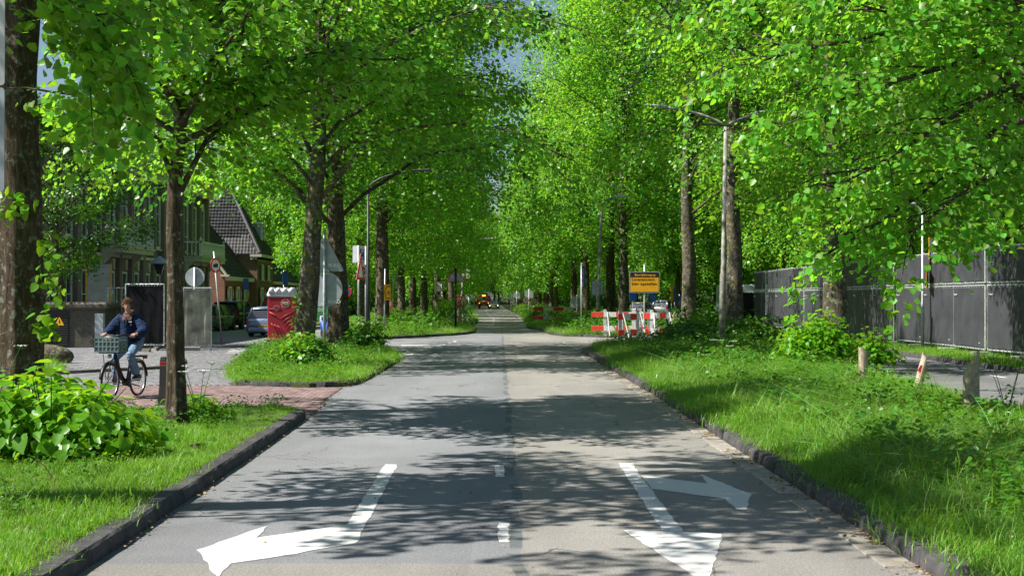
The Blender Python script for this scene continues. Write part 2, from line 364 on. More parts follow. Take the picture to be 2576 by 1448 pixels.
# ------------------------------------------------------------------ ground, roads, verges, kerbs
def inpoly(P, X, Y):
    X = np.asarray(X); Y = np.asarray(Y); r = np.zeros(X.shape, bool); n = len(P)
    for i in range(n):
        x1, y1 = P[i]; x2, y2 = P[(i + 1) % n]
        c = ((y1 > Y) != (y2 > Y)); xi = (x2 - x1) * (Y - y1) / ((y2 - y1) if y2 != y1 else 1e-9) + x1
        r ^= c & (X < xi)
    return r
def sheet(name, poly, z, mat, **k):
    m = MB(); m.add([(p[0], p[1], z) for p in poly], [tuple(range(len(poly)))]); return m.build(name, mat, **k)
def pieces(parent, name, meshes, mats4, limit=300, mass=None):
    """alike pieces: the nearest `limit` as objects that share mesh data, the rest joined in one stuff part"""
    inv = parent.matrix_world.inverted() if parent else Matrix()
    mats4 = sorted(mats4, key=lambda t: t.translation.length)
    for i, t in enumerate(mats4[:limit]):
        o = bpy.data.objects.new(name, meshes[i % len(meshes)]); C.objects.link(o); o.parent = parent; o.matrix_local = t
    rest = mats4[limit:]
    if rest:
        me = meshes[0]; base = np.array([v.co[:] for v in me.vertices]); T = np.array([[list(r) for r in t] for t in rest])
        V = (np.einsum('tij,vj->tvi', T[:, :3, :3], base) + T[:, None, :3, 3]).reshape(-1, 3)
        fs = [list(p.vertices) for p in me.polygons]; tri = []
        for f in fs:
            for a in range(1, len(f) - 1): tri.append((f[0], f[a], f[a + 1]))
        Fq = (np.array(tri)[None] + (np.arange(len(rest)) * len(base))[:, None, None]).reshape(-1, 3)
        link(name + '_field' if not mass else mass, npmesh(name, V, Fq, me.materials[0]), parent, kind='stuff')

sheet('ground', [(-260, -30), (260, -30), (260, 640), (-260, 640)], -.08, M['soil'], kind='structure')
XR = [(3.0, -4), (2.9, 10), (2.8, 28), (2.52, 47), (2.55, 52)]
sheet('road', [(-45, -8), (13.2, -8), (13.2, 86), (30, 90), (30, 96), (4, 100), (2.2, 130), (1.4, 171), (-.6, 262), (-2.2, 400), (-8.6, 400), (-7.6, 262), (-6.0, 171), (-4, 129), (-3.4, 104), (-12, 62), (-45, 62)], 0, M['asphalt'], kind='structure')

def verge(name, poly, z=.10, label=None):
    m = MB(); m.prism(poly, -.05, z, bottom=False); return m.build(name, M['soil'], kind='structure')
def sm(poly, k=2):                      # corner-cut an open polyline
    for _ in range(k):
        q = [poly[0]]
        for a, b in zip(poly[:-1], poly[1:]):
            q += [(a[0] * .75 + b[0] * .25, a[1] * .75 + b[1] * .25), (a[0] * .25 + b[0] * .75, a[1] * .25 + b[1] * .75)]
        poly = q + [poly[-1]]
    return poly
kerb_meshes = {}
def kerb(line, mat='kerb', w=.15, top=.125, L=1.0, k=2):
    root = empty('kerb', (0, 0, 0)); root['kind'] = 'structure'
    pts = [Vector((p[0], p[1], 0)) for p in sm(line, k)]
    seg = [(b - a).length for a, b in zip(pts[:-1], pts[1:])]; tot = sum(seg); n = max(1, int(tot / L)); st = tot / n
    def pos(s):
        for a, b, l in zip(pts[:-1], pts[1:], seg):
            if s <= l: return a.lerp(b, s / l)
            s -= l
        return pts[-1]
    for i in range(n):
        a, b = pos(i * st), pos((i + 1) * st - .012); d = b - a; key = (mat, i % 5, round(d.length, 1))
        if key not in kerb_meshes:
            rr = random.Random(str(key)); Ls = d.length; m = MB(); secs = []
            for j in range(6):
                x = Ls * j / 5; q = [rr.uniform(-.007, .007) for _ in range(4)]; sgn = w
                secs.append([(x, -.055, -.06), (x, -.045 + q[0] * .5, .05), (x, -.03 + q[0], top - .02 + q[1] * .6), (x, -.012 + q[2], top + q[3] * .4), (x, sgn, top + q[3] * .3), (x, sgn, -.06)])
            m.loft(secs); kerb_meshes[key] = m.mesh('kerb_stone', M[mat])
        o = link('kerb_stone', kerb_meshes[key], root, a); o.rotation_euler = (random.uniform(-.01, .01), random.uniform(-.004, .004), math.atan2(d.y, d.x))
    return root
# lines run so that the verge lies on the left hand of travel
V1 = [(-2.95, -6), (-3.02, 9), (-3.15, 16), (-3.28, 21.8), (-3.45, 23.2), (-3.9, 23.9), (-6.2, 23.3), (-13, 24.2), (-13, -6)]
V2 = [(-6.0, 30.9), (-4.3, 30.2), (-3.55, 30.6), (-3.42, 33), (-3.45, 43), (-3.9, 47), (-4.8, 51.5), (-6.5, 56.5), (-8.3, 57.5), (-9.2, 53), (-8.2, 44), (-7.1, 36)]
V3 = [(-2.5, 92), (-2.2, 84), (-2.15, 77), (-3.0, 72.6), (-6.5, 64.5), (-7.8, 64.2), (-9.3, 73), (-10.8, 84), (-12.2, 96), (-6, 95)]
V4 = [(-16, 98), (-2.9, 103.6), (-2.7, 108), (-3.2, 129), (-5.4, 171), (-7.2, 262), (-9, 420), (-120, 420), (-120, 135), (-19, 135)]
V5 = [(1.1, 130), (.98, 89), (1.9, 84.5), (1.95, 75), (2.5, 71.5), (5.5, 67.8), (12.9, 67), (13, 110), (60, 118), (60, 420), (-3, 420), (-1.2, 262), (.7, 171)]
V6 = [(3.0, -6), (2.9, 10), (2.8, 28), (2.52, 47), (2.56, 52), (4, 55.3), (7, 60), (9.3, 62.5), (10.3, 60), (9.6, 50), (8.4, 36), (7.9, 20), (7.9, -6)]
V7 = [(12.9, -6), (12.95, 84), (14, 92), (90, 108), (90, -6)]
for P in (V1, V2, V3, V4, V5, V6, V7): verge('verge', P)
kerb([(-2.96, 5), (-3.02, 9), (-3.15, 16), (-3.28, 21.8), (-3.32, 22.6)])                       # travel +Y: left hand = -X
kerb([(-5.9, 30.85), (-4.3, 30.2), (-3.5, 30.4), (-3.42, 33), (-3.45, 43), (-3.9, 47), (-4.8, 51.5), (-6.5, 56.5), (-7.6, 57.5)])
kerb([(-10.6, 84), (-9.2, 73), (-7.9, 64.4), (-6.5, 64.4), (-3.0, 72.6), (-2.05, 76.5), (-2.2, 84), (-2.5, 92)])
kerb([(-9, 100.5), (-3.6, 103.2), (-2.7, 104.6), (-2.7, 110), (-3.2, 129)], k=1)
kerb([(1.05, 120), (.98, 89), (1.2, 87.5), (1.9, 84.5), (1.95, 75), (2.5, 71.5), (5.5, 67.8), (12, 67)], 'kerb')
kerb([(9.0, 62.3), (7, 60), (4, 55.3), (2.5, 51.8), (2.52, 47), (2.8, 28.6)], 'kerb')
kerb([(2.84, 27.9), (2.9, 10), (2.98, 4)], 'kerb', top=.14)
kerb([(12.95, 84), (12.93, 50), (12.9, 20)], 'kerb')
# gutter stones on the right and a strip of litter
def brickmesh(l, w, h, mat, b=.006):
    out = []
    for k in range(3):
        r = random.Random(k * 31 + int(l * 1000)); m = MB(); vs = []
        for z, i in ((0, 0), (h, b)):
            for sx, sy in ((-1, -1), (1, -1), (1, 1), (-1, 1)): vs.append((sx * (l / 2 - i), sy * (w / 2 - i), z + (r.uniform(-.003, .003) if z else 0)))
        m.add(vs, [(4, 5, 6, 7), (0, 1, 5, 4), (1, 2, 6, 5), (2, 3, 7, 6), (3, 0, 4, 7)]); out.append(m.mesh('paver', mat))
    return out
gm = brickmesh(.46, .24, .012, M['gutter']); mats = []
y = 6.0
while y < 46:
    x = np.interp(y, [p[1] for p in XR], [p[0] for p in XR]) - .155
    if random.random() > .05: mats.append(Matrix.Translation((x + random.uniform(-.006, .006), y, .002)) @ Matrix.Rotation(PI / 2 + .006 + random.uniform(-.015, .015), 4, 'Z'))
    y += .475
gut = empty('gutter'); gut['kind'] = 'structure'; pieces(gut, 'gutter_stone', gm, mats)

def brickfield(name, poly, l, w, h, mat, rot=0, z=.006, limit=300, jit=.003, herring=False):
    gx, gy = l + .01, w + .01; P = np.array(poly); c = P.mean(0); R = np.abs(P - c).max() * 1.5
    c_, s_ = math.cos(rot), math.sin(rot); out = []
    nx, ny = int(R / gx) + 1, int(R / gy) + 1
    I, J = np.meshgrid(np.arange(-nx, nx), np.arange(-ny, ny)); U = (I + .5 * (J % 2)) * gx; Vv = J * gy
    X = c[0] + c_ * U - s_ * Vv; Y = c[1] + s_ * U + c_ * Vv; ok = inpoly(poly, X, Y)
    root = empty(name); root['kind'] = 'structure'
    for x, y in zip(X[ok], Y[ok]):
        dz = .004 * math.sin(x * 1.7) * math.cos(y * .9)
        out.append(Matrix.Translation((x + random.uniform(-jit, jit), y + random.uniform(-jit, jit), z + dz + random.uniform(-.0015, .0015))) @ Matrix.Rotation(rot + random.uniform(-.02, .02), 4, 'Z'))
    pieces(root, 'paver', brickmesh(l, w, h, M[mat]), out, limit); return root
sheet('path', [(-3.33, 22.7), (-3.5, 24.2), (-3.6, 30.3), (-6, 31), (-9.1, 53), (-9.6, 62), (-45, 62), (-45, 24.3), (-13, 24.3), (-6.2, 23.2), (-3.6, 23.9)], .004, M['joint'], kind='structure')
brickfield('path', [(-3.33, 22.75), (-3.62, 30.2), (-4.4, 30.0), (-6.0, 30.8), (-14, 30.2), (-14, 24.3), (-6.2, 23.35), (-3.9, 24.0), (-3.5, 23.3)], .21, .105, .014, 'redbrick', rot=.03)
brickfield('path', [(-6.1, 31.0), (-7.1, 36.3), (-9.3, 53), (-9.6, 61.8), (-16.5, 61.8), (-16.5, 40), (-14, 30.4)], .21, .105, .012, 'greybrick', rot=-.9)
sheet('road', [(-8.2, 62), (-7.6, 64.3), (-9.2, 73), (-10.7, 84), (-12, 95), (-12, 104), (-16, 104), (-19.4, 136), (-60, 136), (-60, 62)], .004, M['paving_far'], kind='structure')
brickfield('road', [(-2.6, 91), (-2.7, 94.2), (1.0, 94.2), (1.0, 91)], .21, .21, .012, 'greybrick', rot=0)
# raised footway on the left, under the sheeted fence
m = MB(); m.prism([(-14.2, 31), (-9.3, 38), (-9.4, 41), (-10.4, 45), (-12.4, 48.5), (-15, 60), (-19.9, 60), (-19.9, 31)], 0, .09, bottom=False)
m.build('pavement', M['joint'], kind='structure')
brickfield('pavement', [(-14.3, 31.2), (-9.5, 38), (-9.6, 41), (-10.6, 45), (-12.6, 48.5), (-15, 56), (-19.8, 56), (-19.8, 31)], .3, .3, .012, 'greybrick', rot=.1, z=.092)
kerb([(-14.2, 31), (-9.3, 38), (-9.4, 41), (-10.4, 45), (-12.4, 48.5), (-14.4, 60)], 'kerb_light', top=.1, k=2)

# ------------------------------------------------------------------ painted markings (worn edges)
def rough(poly, step=.12, amp=.011):
    out = []
    for a, b in zip(poly, poly[1:] + poly[:1]):
        n = max(1, int(math.dist(a[:2], b[:2]) / step))
        for i in range(n):
            t = i / n; out.append((a[0] + (b[0] - a[0]) * t + random.uniform(-amp, amp), a[1] + (b[1] - a[1]) * t + random.uniform(-amp, amp) * 1.6))
    return out
def marking(name, polys, z=.004):
    m = MB()
    for p in polys:
        q = rough([tuple(v[:2]) for v in p]); m.add([(a, b, z) for a, b in q], [tuple(range(len(q)))])
    return m.build(name, M['line'], kind='structure')
gp = lambda L: [G(x, y) for x, y in L]
marking('road_marking', [gp([(968, 1168), (1000, 1168), (896, 1366), (872, 1369.6), (676.8, 1403.5), (577, 1418), (545, 1456), (510, 1400), (493.6, 1383.5), (672.8, 1321.8), (645, 1351.7), (872, 1320)][::-1])])
marking('road_marking', [gp([(1555, 1164.6), (1591.8, 1164.6), (1609, 1194.7), (1637, 1228.8), (1718, 1336), (1818.8, 1343.5), (1780, 1473), (1570, 1334), (1665, 1334)][::-1])])
marking('road_marking', [gp([(1611, 1195.2), (1779.5, 1216), (1761.5, 1191.9), (1888.6, 1242), (1877.8, 1282.9), (1851.7, 1282), (1825.6, 1254), (1639, 1229.2)][::-1])])
marking('road_marking', [gp([(1244, 1170), (1266, 1170), (1269, 1199), (1246, 1199)][::-1])])
marking('road_marking', [gp([(1254, 1315), (1280, 1315), (1281, 1364), (1254, 1364)][::-1])])
c3 = lambda x, y: ((1250 + x / 2.897) / 1.4907, (850 + y / 2.897) / 1.4907)
c4 = lambda x, y: ((1650 + x / 4.138) / 1.4907, (950 + y / 4.138) / 1.4907)
c5 = lambda x, y: ((2100 + x / 3.218) / 1.4907, (900 + y / 3.218) / 1.4907)
c2 = lambda x, y: ((600 + x / 2.069) / 1.4907, (700 + y / 2.069) / 1.4907)
c8 = lambda x, y: ((700 + x / 4.137) / 1.4907, (1100 + y / 4.137) / 1.4907)
L = []
for a, b, y in ((735, 1035, 1287), (1035, 1175, 1292), (950, 1100, 1307), (915, 1065, 1321), (880, 1025, 1334), (850, 985, 1345), (790, 935, 1358), (750, 905, 1370), (700, 870, 1386), (680, 820, 1399)):
    L.append(gp([c3(a - 8, y + 4), c3(b - 8, y + 4), c3(b + 8, y - 4), c3(a + 8, y - 4)]))
for a, b, y in ((1180, 1225, 1278), (1240, 1285, 1260), (1295, 1340, 1245)):
    L.append(gp([c3(a, y + 6), c3(b - 12, y + 6), c3(b + 4, y - 5), c3(a + 16, y - 5)]))
marking('road_marking', L)
L = []
for x, y in ((50, 1240), (85, 1256), (125, 1277), (165, 1296), (205, 1314), (240, 1337)):
    L.append(gp([c5(x - 22, y - 5), c5(x - 2, y + 6), c5(x + 26, y + 4), c5(x + 4, y - 6)]))
marking('road_marking', L)
L = []                                                          # bicycle lane dashes on the parallel road
for y in range(10, 84, 3): L.append([(11.75, y), (11.87, y), (11.87, y + 1.1), (11.75, y + 1.1)])
marking('road_marking', L)
L = []
for a, b, y in ((585, 830, 925), (635, 880, 902), (685, 940, 880), (760, 940, 860), (660, 760, 870)): L.append(gp([c8(a, y + 6), c8(b - 20, y + 4), c8(b, y - 4), c8(a + 30, y - 3)]))
marking('road_marking', L, .022)
L = []
for i, (a, b, y) in enumerate(((1296, 1400, 912), (1310, 1440, 893), (1335, 1480, 875), (1360, 1520, 858), (1390, 1560, 842), (1420, 1590, 828))): L.append(gp([c8(a, y + 4), c8(b, y + 4), c8(b + 20, y - 4), c8(a + 20, y - 4)]))
marking('road_marking', L, .022)
L = []
for y in range(104, 250, 6):
    x = np.interp(y, [88, 130, 171, 262], [-1.3, -1.7, -3.1, -4.8]); L.append([(x, y), (x + .12, y), (x + .1, y + 3.5), (x - .02, y + 3.5)])
marking('road_marking', L)
# ------------------------------------------------------------------ trees
LEAF = {   # (u along, v across, w up) and faces; u=0 at the stalk
    'heart': ([(0, 0, 0), (-.10, .22, .02), (.18, .47, .07), (.62, .36, .05), (1.0, 0, -.06), (.62, -.36, .05), (.18, -.47, .07), (-.10, -.22, .02), (.5, 0, -.02)],
              [(0, 1, 2, 8), (8, 2, 3, 4), (0, 8, 6, 7), (8, 4, 5, 6)]),
    'mid': ([(0, 0, 0), (.25, .45, .08), (1.0, 0, -.04), (.25, -.45, .08), (.7, .33, .04), (.7, -.33, .04)], [(0, 1, 4, 2), (0, 2, 5, 3)]),
    'far': ([(0, 0, 0), (.4, .42, .05), (1.0, 0, 0), (.4, -.42, .05)], [(0, 1, 2, 3)]),
}
def leafmesh(name, P, A, Nn, size, kind, mats, mi=None):
    """P positions, A leaf axis, Nn leaf normals, size per leaf (numpy)"""
    tv, tf = LEAF[kind]; tv = np.array(tv); tf = np.array(tf)
    Nn = Nn / np.linalg.norm(Nn, axis=1, keepdims=True)
    A = A - Nn * (A * Nn).sum(1, keepdims=True); A /= np.linalg.norm(A, axis=1, keepdims=True) + 1e-9
    B = np.cross(Nn, A)
    V = P[:, None] + size[:, None, None] * (tv[None, :, 0, None] * A[:, None] + tv[None, :, 1, None] * B[:, None] + tv[None, :, 2, None] * Nn[:, None])
    Fq = tf[None] + (np.arange(len(P)) * len(tv))[:, None, None]
    return npmesh(name, V.reshape(-1, 3), Fq.reshape(-1, tf.shape[1]), mats)
def tubes_np(name, paths, mat, n=4):
    """many thin tapered tubes: each path = (pts list, r0, r1)"""
    m = MB()
    for pts, r0, r1 in paths:
        k = len(pts); m.tube(pts, [r0 + (r1 - r0) * i / (k - 1) for i in range(k)], n, cap=False)
    return m.mesh(name, mat, smooth=True)

def limb(p0, az, el0, el1, Ln, n=7, wob=.2, R=random):
    pts = [Vector(p0)]; 
    for i in range(n):
        t = (i + .5) / n; el = el0 + (el1 - el0) * t; az += R.uniform(-wob, wob); el += R.uniform(-wob, wob)
        pts.append(pts[-1] + Vector((math.cos(az) * math.cos(el), math.sin(az) * math.cos(el), math.sin(el))) * (Ln / n))
    return pts
def tree_parts(seed, dia, H, h0, R, nlimb, nleaf, lsize, kind, trunk=None, custom=(), sub=9, lean=(0, 0), low=0.85, rnd=24, fork=None, el=(.75, -.1), leafm='leaf', barkm='bark', flat=.10, droop=.35, skip=None, hang=.5, clear=(), base=None, thin=1.0):
    rr = random.Random(seed); g = np.random.default_rng(seed)
    if trunk is None:
        trunk = []; x = y = 0
        for i in range(9):
            z = H * .92 * i / 8; trunk.append(Vector((lean[0] * z + (rr.uniform(-.12, .12) * (i > 1)), lean[1] * z + (rr.uniform(-.12, .12) * (i > 1)), z)))
    else: trunk = [Vector(p) for p in trunk]
    # smooth trunk samples
    zs = [p.z for p in trunk]; step = .22 if rnd > 12 else .6; Z = list(np.arange(-.12, trunk[-1].z, step))
    tx = np.interp(Z, zs, [p.x for p in trunk]); ty = np.interp(Z, zs, [p.y for p in trunk])
    def tp(z): return Vector((float(np.interp(z, zs, [p.x for p in trunk])), float(np.interp(z, zs, [p.y for p in trunk])), z))
    def tr(z):
        t = max(0, z) / max(H, 1); r = dia / 2 * (1 - .25 * min(1, z / max(h0, .1)) ) if z < h0 else dia / 2 * .75 * max(.08, 1 - (z - h0) / (H - h0) * 1.02)
        return r + dia * .22 * math.exp(-max(z, 0) / .28)
    m = MB(); vs = []; nr = rnd; off = seed * 3.7
    for x, y, z in zip(tx, ty, Z):
        r0 = tr(z)
        for k in range(nr):
            a = 2 * PI * k / nr; c, s = math.cos(a), math.sin(a)
            if rnd > 12:
                q = noise.noise(Vector((c * 5 * dia + off, s * 5 * dia, z * .5))) * (.12 if rnd != 26 else .2) + noise.noise(Vector((c * 9 + off, s * 9, z * 1.6))) * .05 + .10 * noise.noise(Vector((c * 1.3 + off, s * 1.3, z * .8)))
                r = r0 * (1 + q * (1 if z > .6 else 1.6))
            else: r = r0 * (1 + .07 * noise.noise(Vector((c * 2 + off, s * 2, z))))
            vs.append((x + c * r, y + s * r, z))
    N = len(Z); m.add(vs, [(i * nr + k, i * nr + (k + 1) % nr, (i + 1) * nr + (k + 1) % nr, (i + 1) * nr + k) for i in range(N - 1) for k in range(nr)])
    limbs = []
    for pts, r in custom: limbs.append(([Vector(p) for p in pts], r))
    az = rr.uniform(0, 6)
    for i in range(nlimb):
        t = (i + .3) / nlimb; z = h0 + (H * .9 - h0) * t ** 1.05; az += 2.4 + rr.uniform(-.4, .4)
        prof = low + (1 - low) * math.sin(min(1, t * 2.2) * PI / 2) if t < .45 else math.cos((t - .45) / .55 * PI / 2 * .86) 
        Ln = R * prof * rr.uniform(.62, 1.12)
        if skip and skip(az, z): continue
        e0 = el[0] + .5 * t + rr.uniform(-.15, .15); e1 = el[1] + 1.0 * t + rr.uniform(-.15, .15)
        limbs.append((limb(tp(z), az, e0, e1, Ln * 1.08, R=rr), thin * max(.02, min(tr(z) * .5, .02 + Ln * .010))))
    P = []; A = []; Nn = []; tw = []; nsub = sum(1 for _ in limbs) * sub; K = max(4, int(nleaf / max(1, nsub)))
    for pts, r in limbs:
        k = len(pts); m.tube(pts, [r * (1 - .85 * i / (k - 1)) for i in range(k)], 8 if rnd > 12 else 5, cap=False)
        tot = sum((b - a).length for a, b in zip(pts[:-1], pts[1:]))
        for j in range(sub):
            u = .18 + .82 * (j + rr.random() * .8) / sub; fi = min(u, .999) * (k - 1); i0 = int(fi); p = pts[i0].lerp(pts[i0 + 1], fi - i0)
            d = (pts[i0 + 1] - pts[i0]).normalized(); side = d.cross(Vector((0, 0, 1))).normalized() * (1 if j % 2 else -1)
            dirv = (d * rr.uniform(.4, 1.0) + side * rr.uniform(.5, 1.1) * (1.0 if u < .93 else .2) + Vector((0, 0, rr.uniform(-.25, .35)))).normalized()
            sl = (.55 + .5 * rr.random()) * max(.8, tot * .36 * (1.15 - u * .6))
            q = [p, p + dirv * sl * .5 + Vector((0, 0, .03 * sl)), p + dirv * sl - Vector((0, 0, droop * sl * .4))]
            tw.append((q, max(.006, r * .28), .003))
            kk = max(3, int(K * (.6 + .8 * rr.random()) * sl / max(1.0, tot * .3)))
            t = g.random(kk) ** .8; q = np.array([list(v) for v in q])
            c = np.where(t[:, None] < .5, q[0] + (q[1] - q[0]) * t[:, None] * 2, q[1] + (q[2] - q[1]) * (t[:, None] - .5) * 2)
            sd_ = np.array(dirv.cross(Vector((0, 0, 1))).normalized()[:]); lat = (g.random(kk) * 2 - 1) * sl * .38 * (1.1 - t * .7)
            pos = c + sd_ * lat[:, None]; pos[:, 2] += g.normal(0, flat, kk) - np.abs(lat) * .25 - g.random(kk) ** 2 * hang
            out = np.array(dirv[:]) + sd_ * np.sign(lat)[:, None] * .8 + g.normal(0, .45, (kk, 3)); out[:, 2] -= .85
            nn = np.array([0, 0, .75]) + .75 * np.array(dirv[:]) + g.normal(0, .52, (kk, 3))
            P.append(pos); A.append(out); Nn.append(nn)
            if kind != 'far':
                for e in range(2):
                    tt = rr.uniform(.3, .9); b = Vector(q[0]).lerp(Vector(q[1]), tt) if tt < .5 else Vector(q[1]).lerp(Vector(q[2]), tt * 2 - 1)
                    tw.append(([b, b + (dirv * .5 + Vector(sd_) * (1 if e else -1) * .8).normalized() * sl * .35 - Vector((0, 0, .05))], .005, .002))
    P = np.concatenate(P); A = np.concatenate(A); Nn = np.concatenate(Nn)
    if clear:                                   # pruned openings (round lamp posts and trunks)
        Wp = P + np.array(base[:]); ux = CX + F * Wp[:, 0] / Wp[:, 1]; uy = HOR - F * (Wp[:, 2] - CAMH) / Wp[:, 1]; kill = np.zeros(len(P), bool)
        for x0, x1, y0, y1 in clear: kill |= (ux > x0) & (ux < x1) & (uy > y0) & (uy < y1)
        k = ~(kill & (g.random(len(P)) < .96)); P, A, Nn = P[k], A[k], Nn[k]
        def cut(q): w = q[-1] + Vector(base); x, y = CX + F * w.x / w.y, HOR - F * (w.z - CAMH) / w.y; return any(x0 < x < x1 and y0 < y < y1 for x0, x1, y0, y1 in clear)
        tw = [t for t in tw if not cut(t[0])]
    sz = lsize * g.uniform(.65, 1.2, len(P))
    tm = m.mesh('trunk', M[barkm], smooth=True)
    return tm, tubes_np('branchwork', tw, M['twig'], 4 if kind != 'far' else 3), leafmesh('crown', P, A, Nn, sz, kind, M[leafm])
LR = (1745, 1895, 250, 330); LRP = (1804, 1852, 300, 760); LL = (922, 1088, 405, 485); LLP = (914, 952, 450, 840); TL_ = (-200, 106, -400, 900); L2_ = (2284, 2348, 500, 700)
def tree(loc, label, group=None, parts=None, rz=0, sc=1, name='linden_tree', **k):
    if parts is None: parts = tree_parts(**k)
    r = empty(name, loc, rz); tag(r, label, 'tree', group); r.scale = (sc, sc, sc * k.get('zs', 1)) if k else (sc, sc, sc)
    link('trunk', parts[0], r); link('branchwork', parts[1], r, kind='stuff'); link('crown', parts[2], r, kind='stuff'); return r
G1 = 'lime trees in the row along the left of the road'; G2 = 'lime trees in the row along the right of the road'
def rel(base, pts): return [Vector(p) - Vector(base) for p in pts]
# thick trunk at the left edge
b = Vector((-7.85, 22.6, .1))
tree(b, 'thick rough trunk with grey lichen patches at the left edge', G1, seed=11, base=b, clear=[TL_], dia=.80, H=15, h0=7.0, R=5.0, nlimb=28, nleaf=27000, lsize=.135, kind='mid', lean=(.003, 0), barkm='bark', rnd=40, low=.9)
T1 = [o for o in C.objects if o.name.startswith('linden_tree')][-1]
def sprigs(tree_o, spots, size, seed, n=11, mat='leaf_bush'):
    g = np.random.default_rng(seed); P = np.concatenate([np.array([list(Vector(s) - tree_o.location)]) + g.normal(0, r_, (n, 3)) for s, r_ in spots]); A = g.normal(0, .6, P.shape); A[:, 2] -= .8; Nn = g.normal(0, .5, P.shape) + np.array([0, -.6, .6])
    link('sucker_foliage', leafmesh('sucker_foliage', P, A, Nn, size * g.uniform(.6, 1.2, len(P)), 'heart', M[mat]), tree_o, kind='stuff')
sprigs(T1, [(at(x, y, 22.0), .09) for x, y in ((132, 655), (128, 700), (140, 735), (105, 790), (112, 815), (118, 850), (35, 535), (60, 515), (15, 505), (92, 262), (50, 45), (118, 610))], .14, 3)
# slender tree with a fork, in the near left verge
b = Vector((*G(443, 1066, .1)[:2], .1)); Y = b.y; q = lambda L: rel(b, [at(x, y, Y + dy) for x, y, dy in L])
tr_ = q([(443, 1066, 0), (441, 900, 0), (440, 700, 0), (436, 600, 0), (437, 480, 0), (448, 400, 0), (454, 300, .05), (460, 200, .1), (468, 100, .1), (478, 0, .1), (482, -160, 0), (486, -330, 0)])
cu = [(q([(455, 480, 0), (482, 425, 0), (520, 350, .2), (580, 305, .3), (680, 262, .5), (760, 235, .7), (860, 205, .9)]), .05),
      (q([(432, 440, 0), (412, 390, -.2), (400, 350, -.4), (330, 300, -.7), (240, 285, -1), (170, 260, -1.2)]), .045),
      (q([(452, 300, 0), (425, 245, .3), (390, 200, .5), (330, 140, .8), (290, 60, 1)]), .04),
      (q([(456, 330, 0), (480, 270, .2), (520, 235, .3), (620, 190, .2), (740, 150, 0), (860, 130, 0)]), .045),
      (q([(448, 300, 0), (435, 220, -.2), (405, 130, -.3), (365, 20, -.5), (330, -80, -.6)]), .06),
      (q([(462, 240, 0), (500, 190, -.4), (560, 120, -.8), (640, 60, -1.2), (720, 10, -1.4)]), .05)]
tree(b, 'slender young tree with a low forked limb, beside the slim black bollard', G1, trunk=tr_, custom=cu, base=b, clear=[TL_], seed=5, dia=.26, H=8.8, h0=4.0, R=3.9, nlimb=30, nleaf=23000, lsize=.108, kind='heart', rnd=26, sub=9, barkm='bark', low=.9, el=(.55, -.05), flat=.09, droop=.3)
# leaning lichen trunk and dark trunk on the island
b = Vector((-5.75, 38.6, .1)); Y = b.y
tr_ = rel(b, [at(x, y, Y) for x, y in ((757, 925), (764, 860), (776, 760), (783, 640), (790, 520), (802, 380), (806, 250), (806, 60), (800, -200), (800, -430))])
tree(b, 'leaning trunk with pale lichen on the grass island, right of the red toilet cabin', G1, trunk=tr_, base=b, clear=[LL, LLP], seed=21, dia=.60, H=18, h0=4.0, R=7.2, nlimb=44, nleaf=66000, lsize=.14, kind='mid', rnd=32, barkm='bark_grey', low=.95, el=(.9, -.4), hang=.8, flat=.16, thin=.8)
T3 = [o for o in C.objects if o.name.startswith('linden_tree')][-1]
sprigs(T3, [(at(x, y, 38.3), .07) for x, y in ((742, 770), (738, 800), (745, 745), (740, 835), (790, 560), (765, 640))], .09, 4, n=9)
b = Vector((-6.15, 50.5, .1))
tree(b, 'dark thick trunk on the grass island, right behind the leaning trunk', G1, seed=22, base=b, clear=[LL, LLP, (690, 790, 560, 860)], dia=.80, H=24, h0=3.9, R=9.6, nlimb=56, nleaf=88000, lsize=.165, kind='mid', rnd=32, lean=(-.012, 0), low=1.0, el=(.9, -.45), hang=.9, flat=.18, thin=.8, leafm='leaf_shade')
# right verge tree
b = Vector((8.45, 37.2, .1))
tree(b, 'stout pale-barked tree in the right verge with suckers round its foot', G2, seed=31, base=b, clear=[LR, LRP, L2_, (1570, 1670, 670, 800)], dia=.66, H=19, h0=4.4, R=6.8, nlimb=40, nleaf=58000, lsize=.118, kind='mid', rnd=36, barkm='bark_grey', low=.9, el=(.75, -.4), hang=.7, flat=.15, thin=.8)
# overhanging tree at the right edge: long low limbs reach into the top right of the picture
b = Vector((8.98, 24.0, .1)); Y = b.y
cu = [(rel(b, [at(x, y, d) for x, y, d in L]), r) for L, r in (
    ([(2590, 300, 24), (2500, 330, 23), (2400, 420, 22), (2300, 500, 21.5), (2180, 580, 21), (2080, 640, 20.6)], .06),
    ([(2600, 200, 24), (2480, 240, 22.5), (2340, 330, 21.5), (2200, 420, 20.8), (2080, 480, 20.2)], .06),
    ([(2600, 120, 24), (2450, 150, 22.5), (2300, 190, 21.5), (2120, 250, 20.6), (1960, 320, 20)], .06),
    ([(2600, 60, 24), (2400, 60, 22.5), (2200, 90, 21.5), (2000, 130, 20.8), (1860, 170, 20.4)], .06),
    ([(2600, 400, 24), (2520, 420, 22), (2440, 470, 21), (2360, 530, 20.5), (2290, 590, 20.2)], .05),
    ([(2600, 20, 24), (2420, -40, 22.5), (2200, -60, 21.5), (2000, -40, 20.8), (1800, -10, 20.4)], .06),
    ([(2600, 300, 24), (2560, 300, 25.5), (2440, 320, 27), (2320, 380, 28), (2200, 450, 28.6)], .06))]
tree(b, 'tree at the right edge whose low dark boughs fill the top right', G2, custom=cu, base=b, clear=[LR, LRP, L2_], seed=32, dia=.5, H=15, h0=4.6, R=5.8, nlimb=30, nleaf=60000, lsize=.118, kind='mid', rnd=24, sub=13, low=.9, el=(.5, -.1), leafm='leaf')
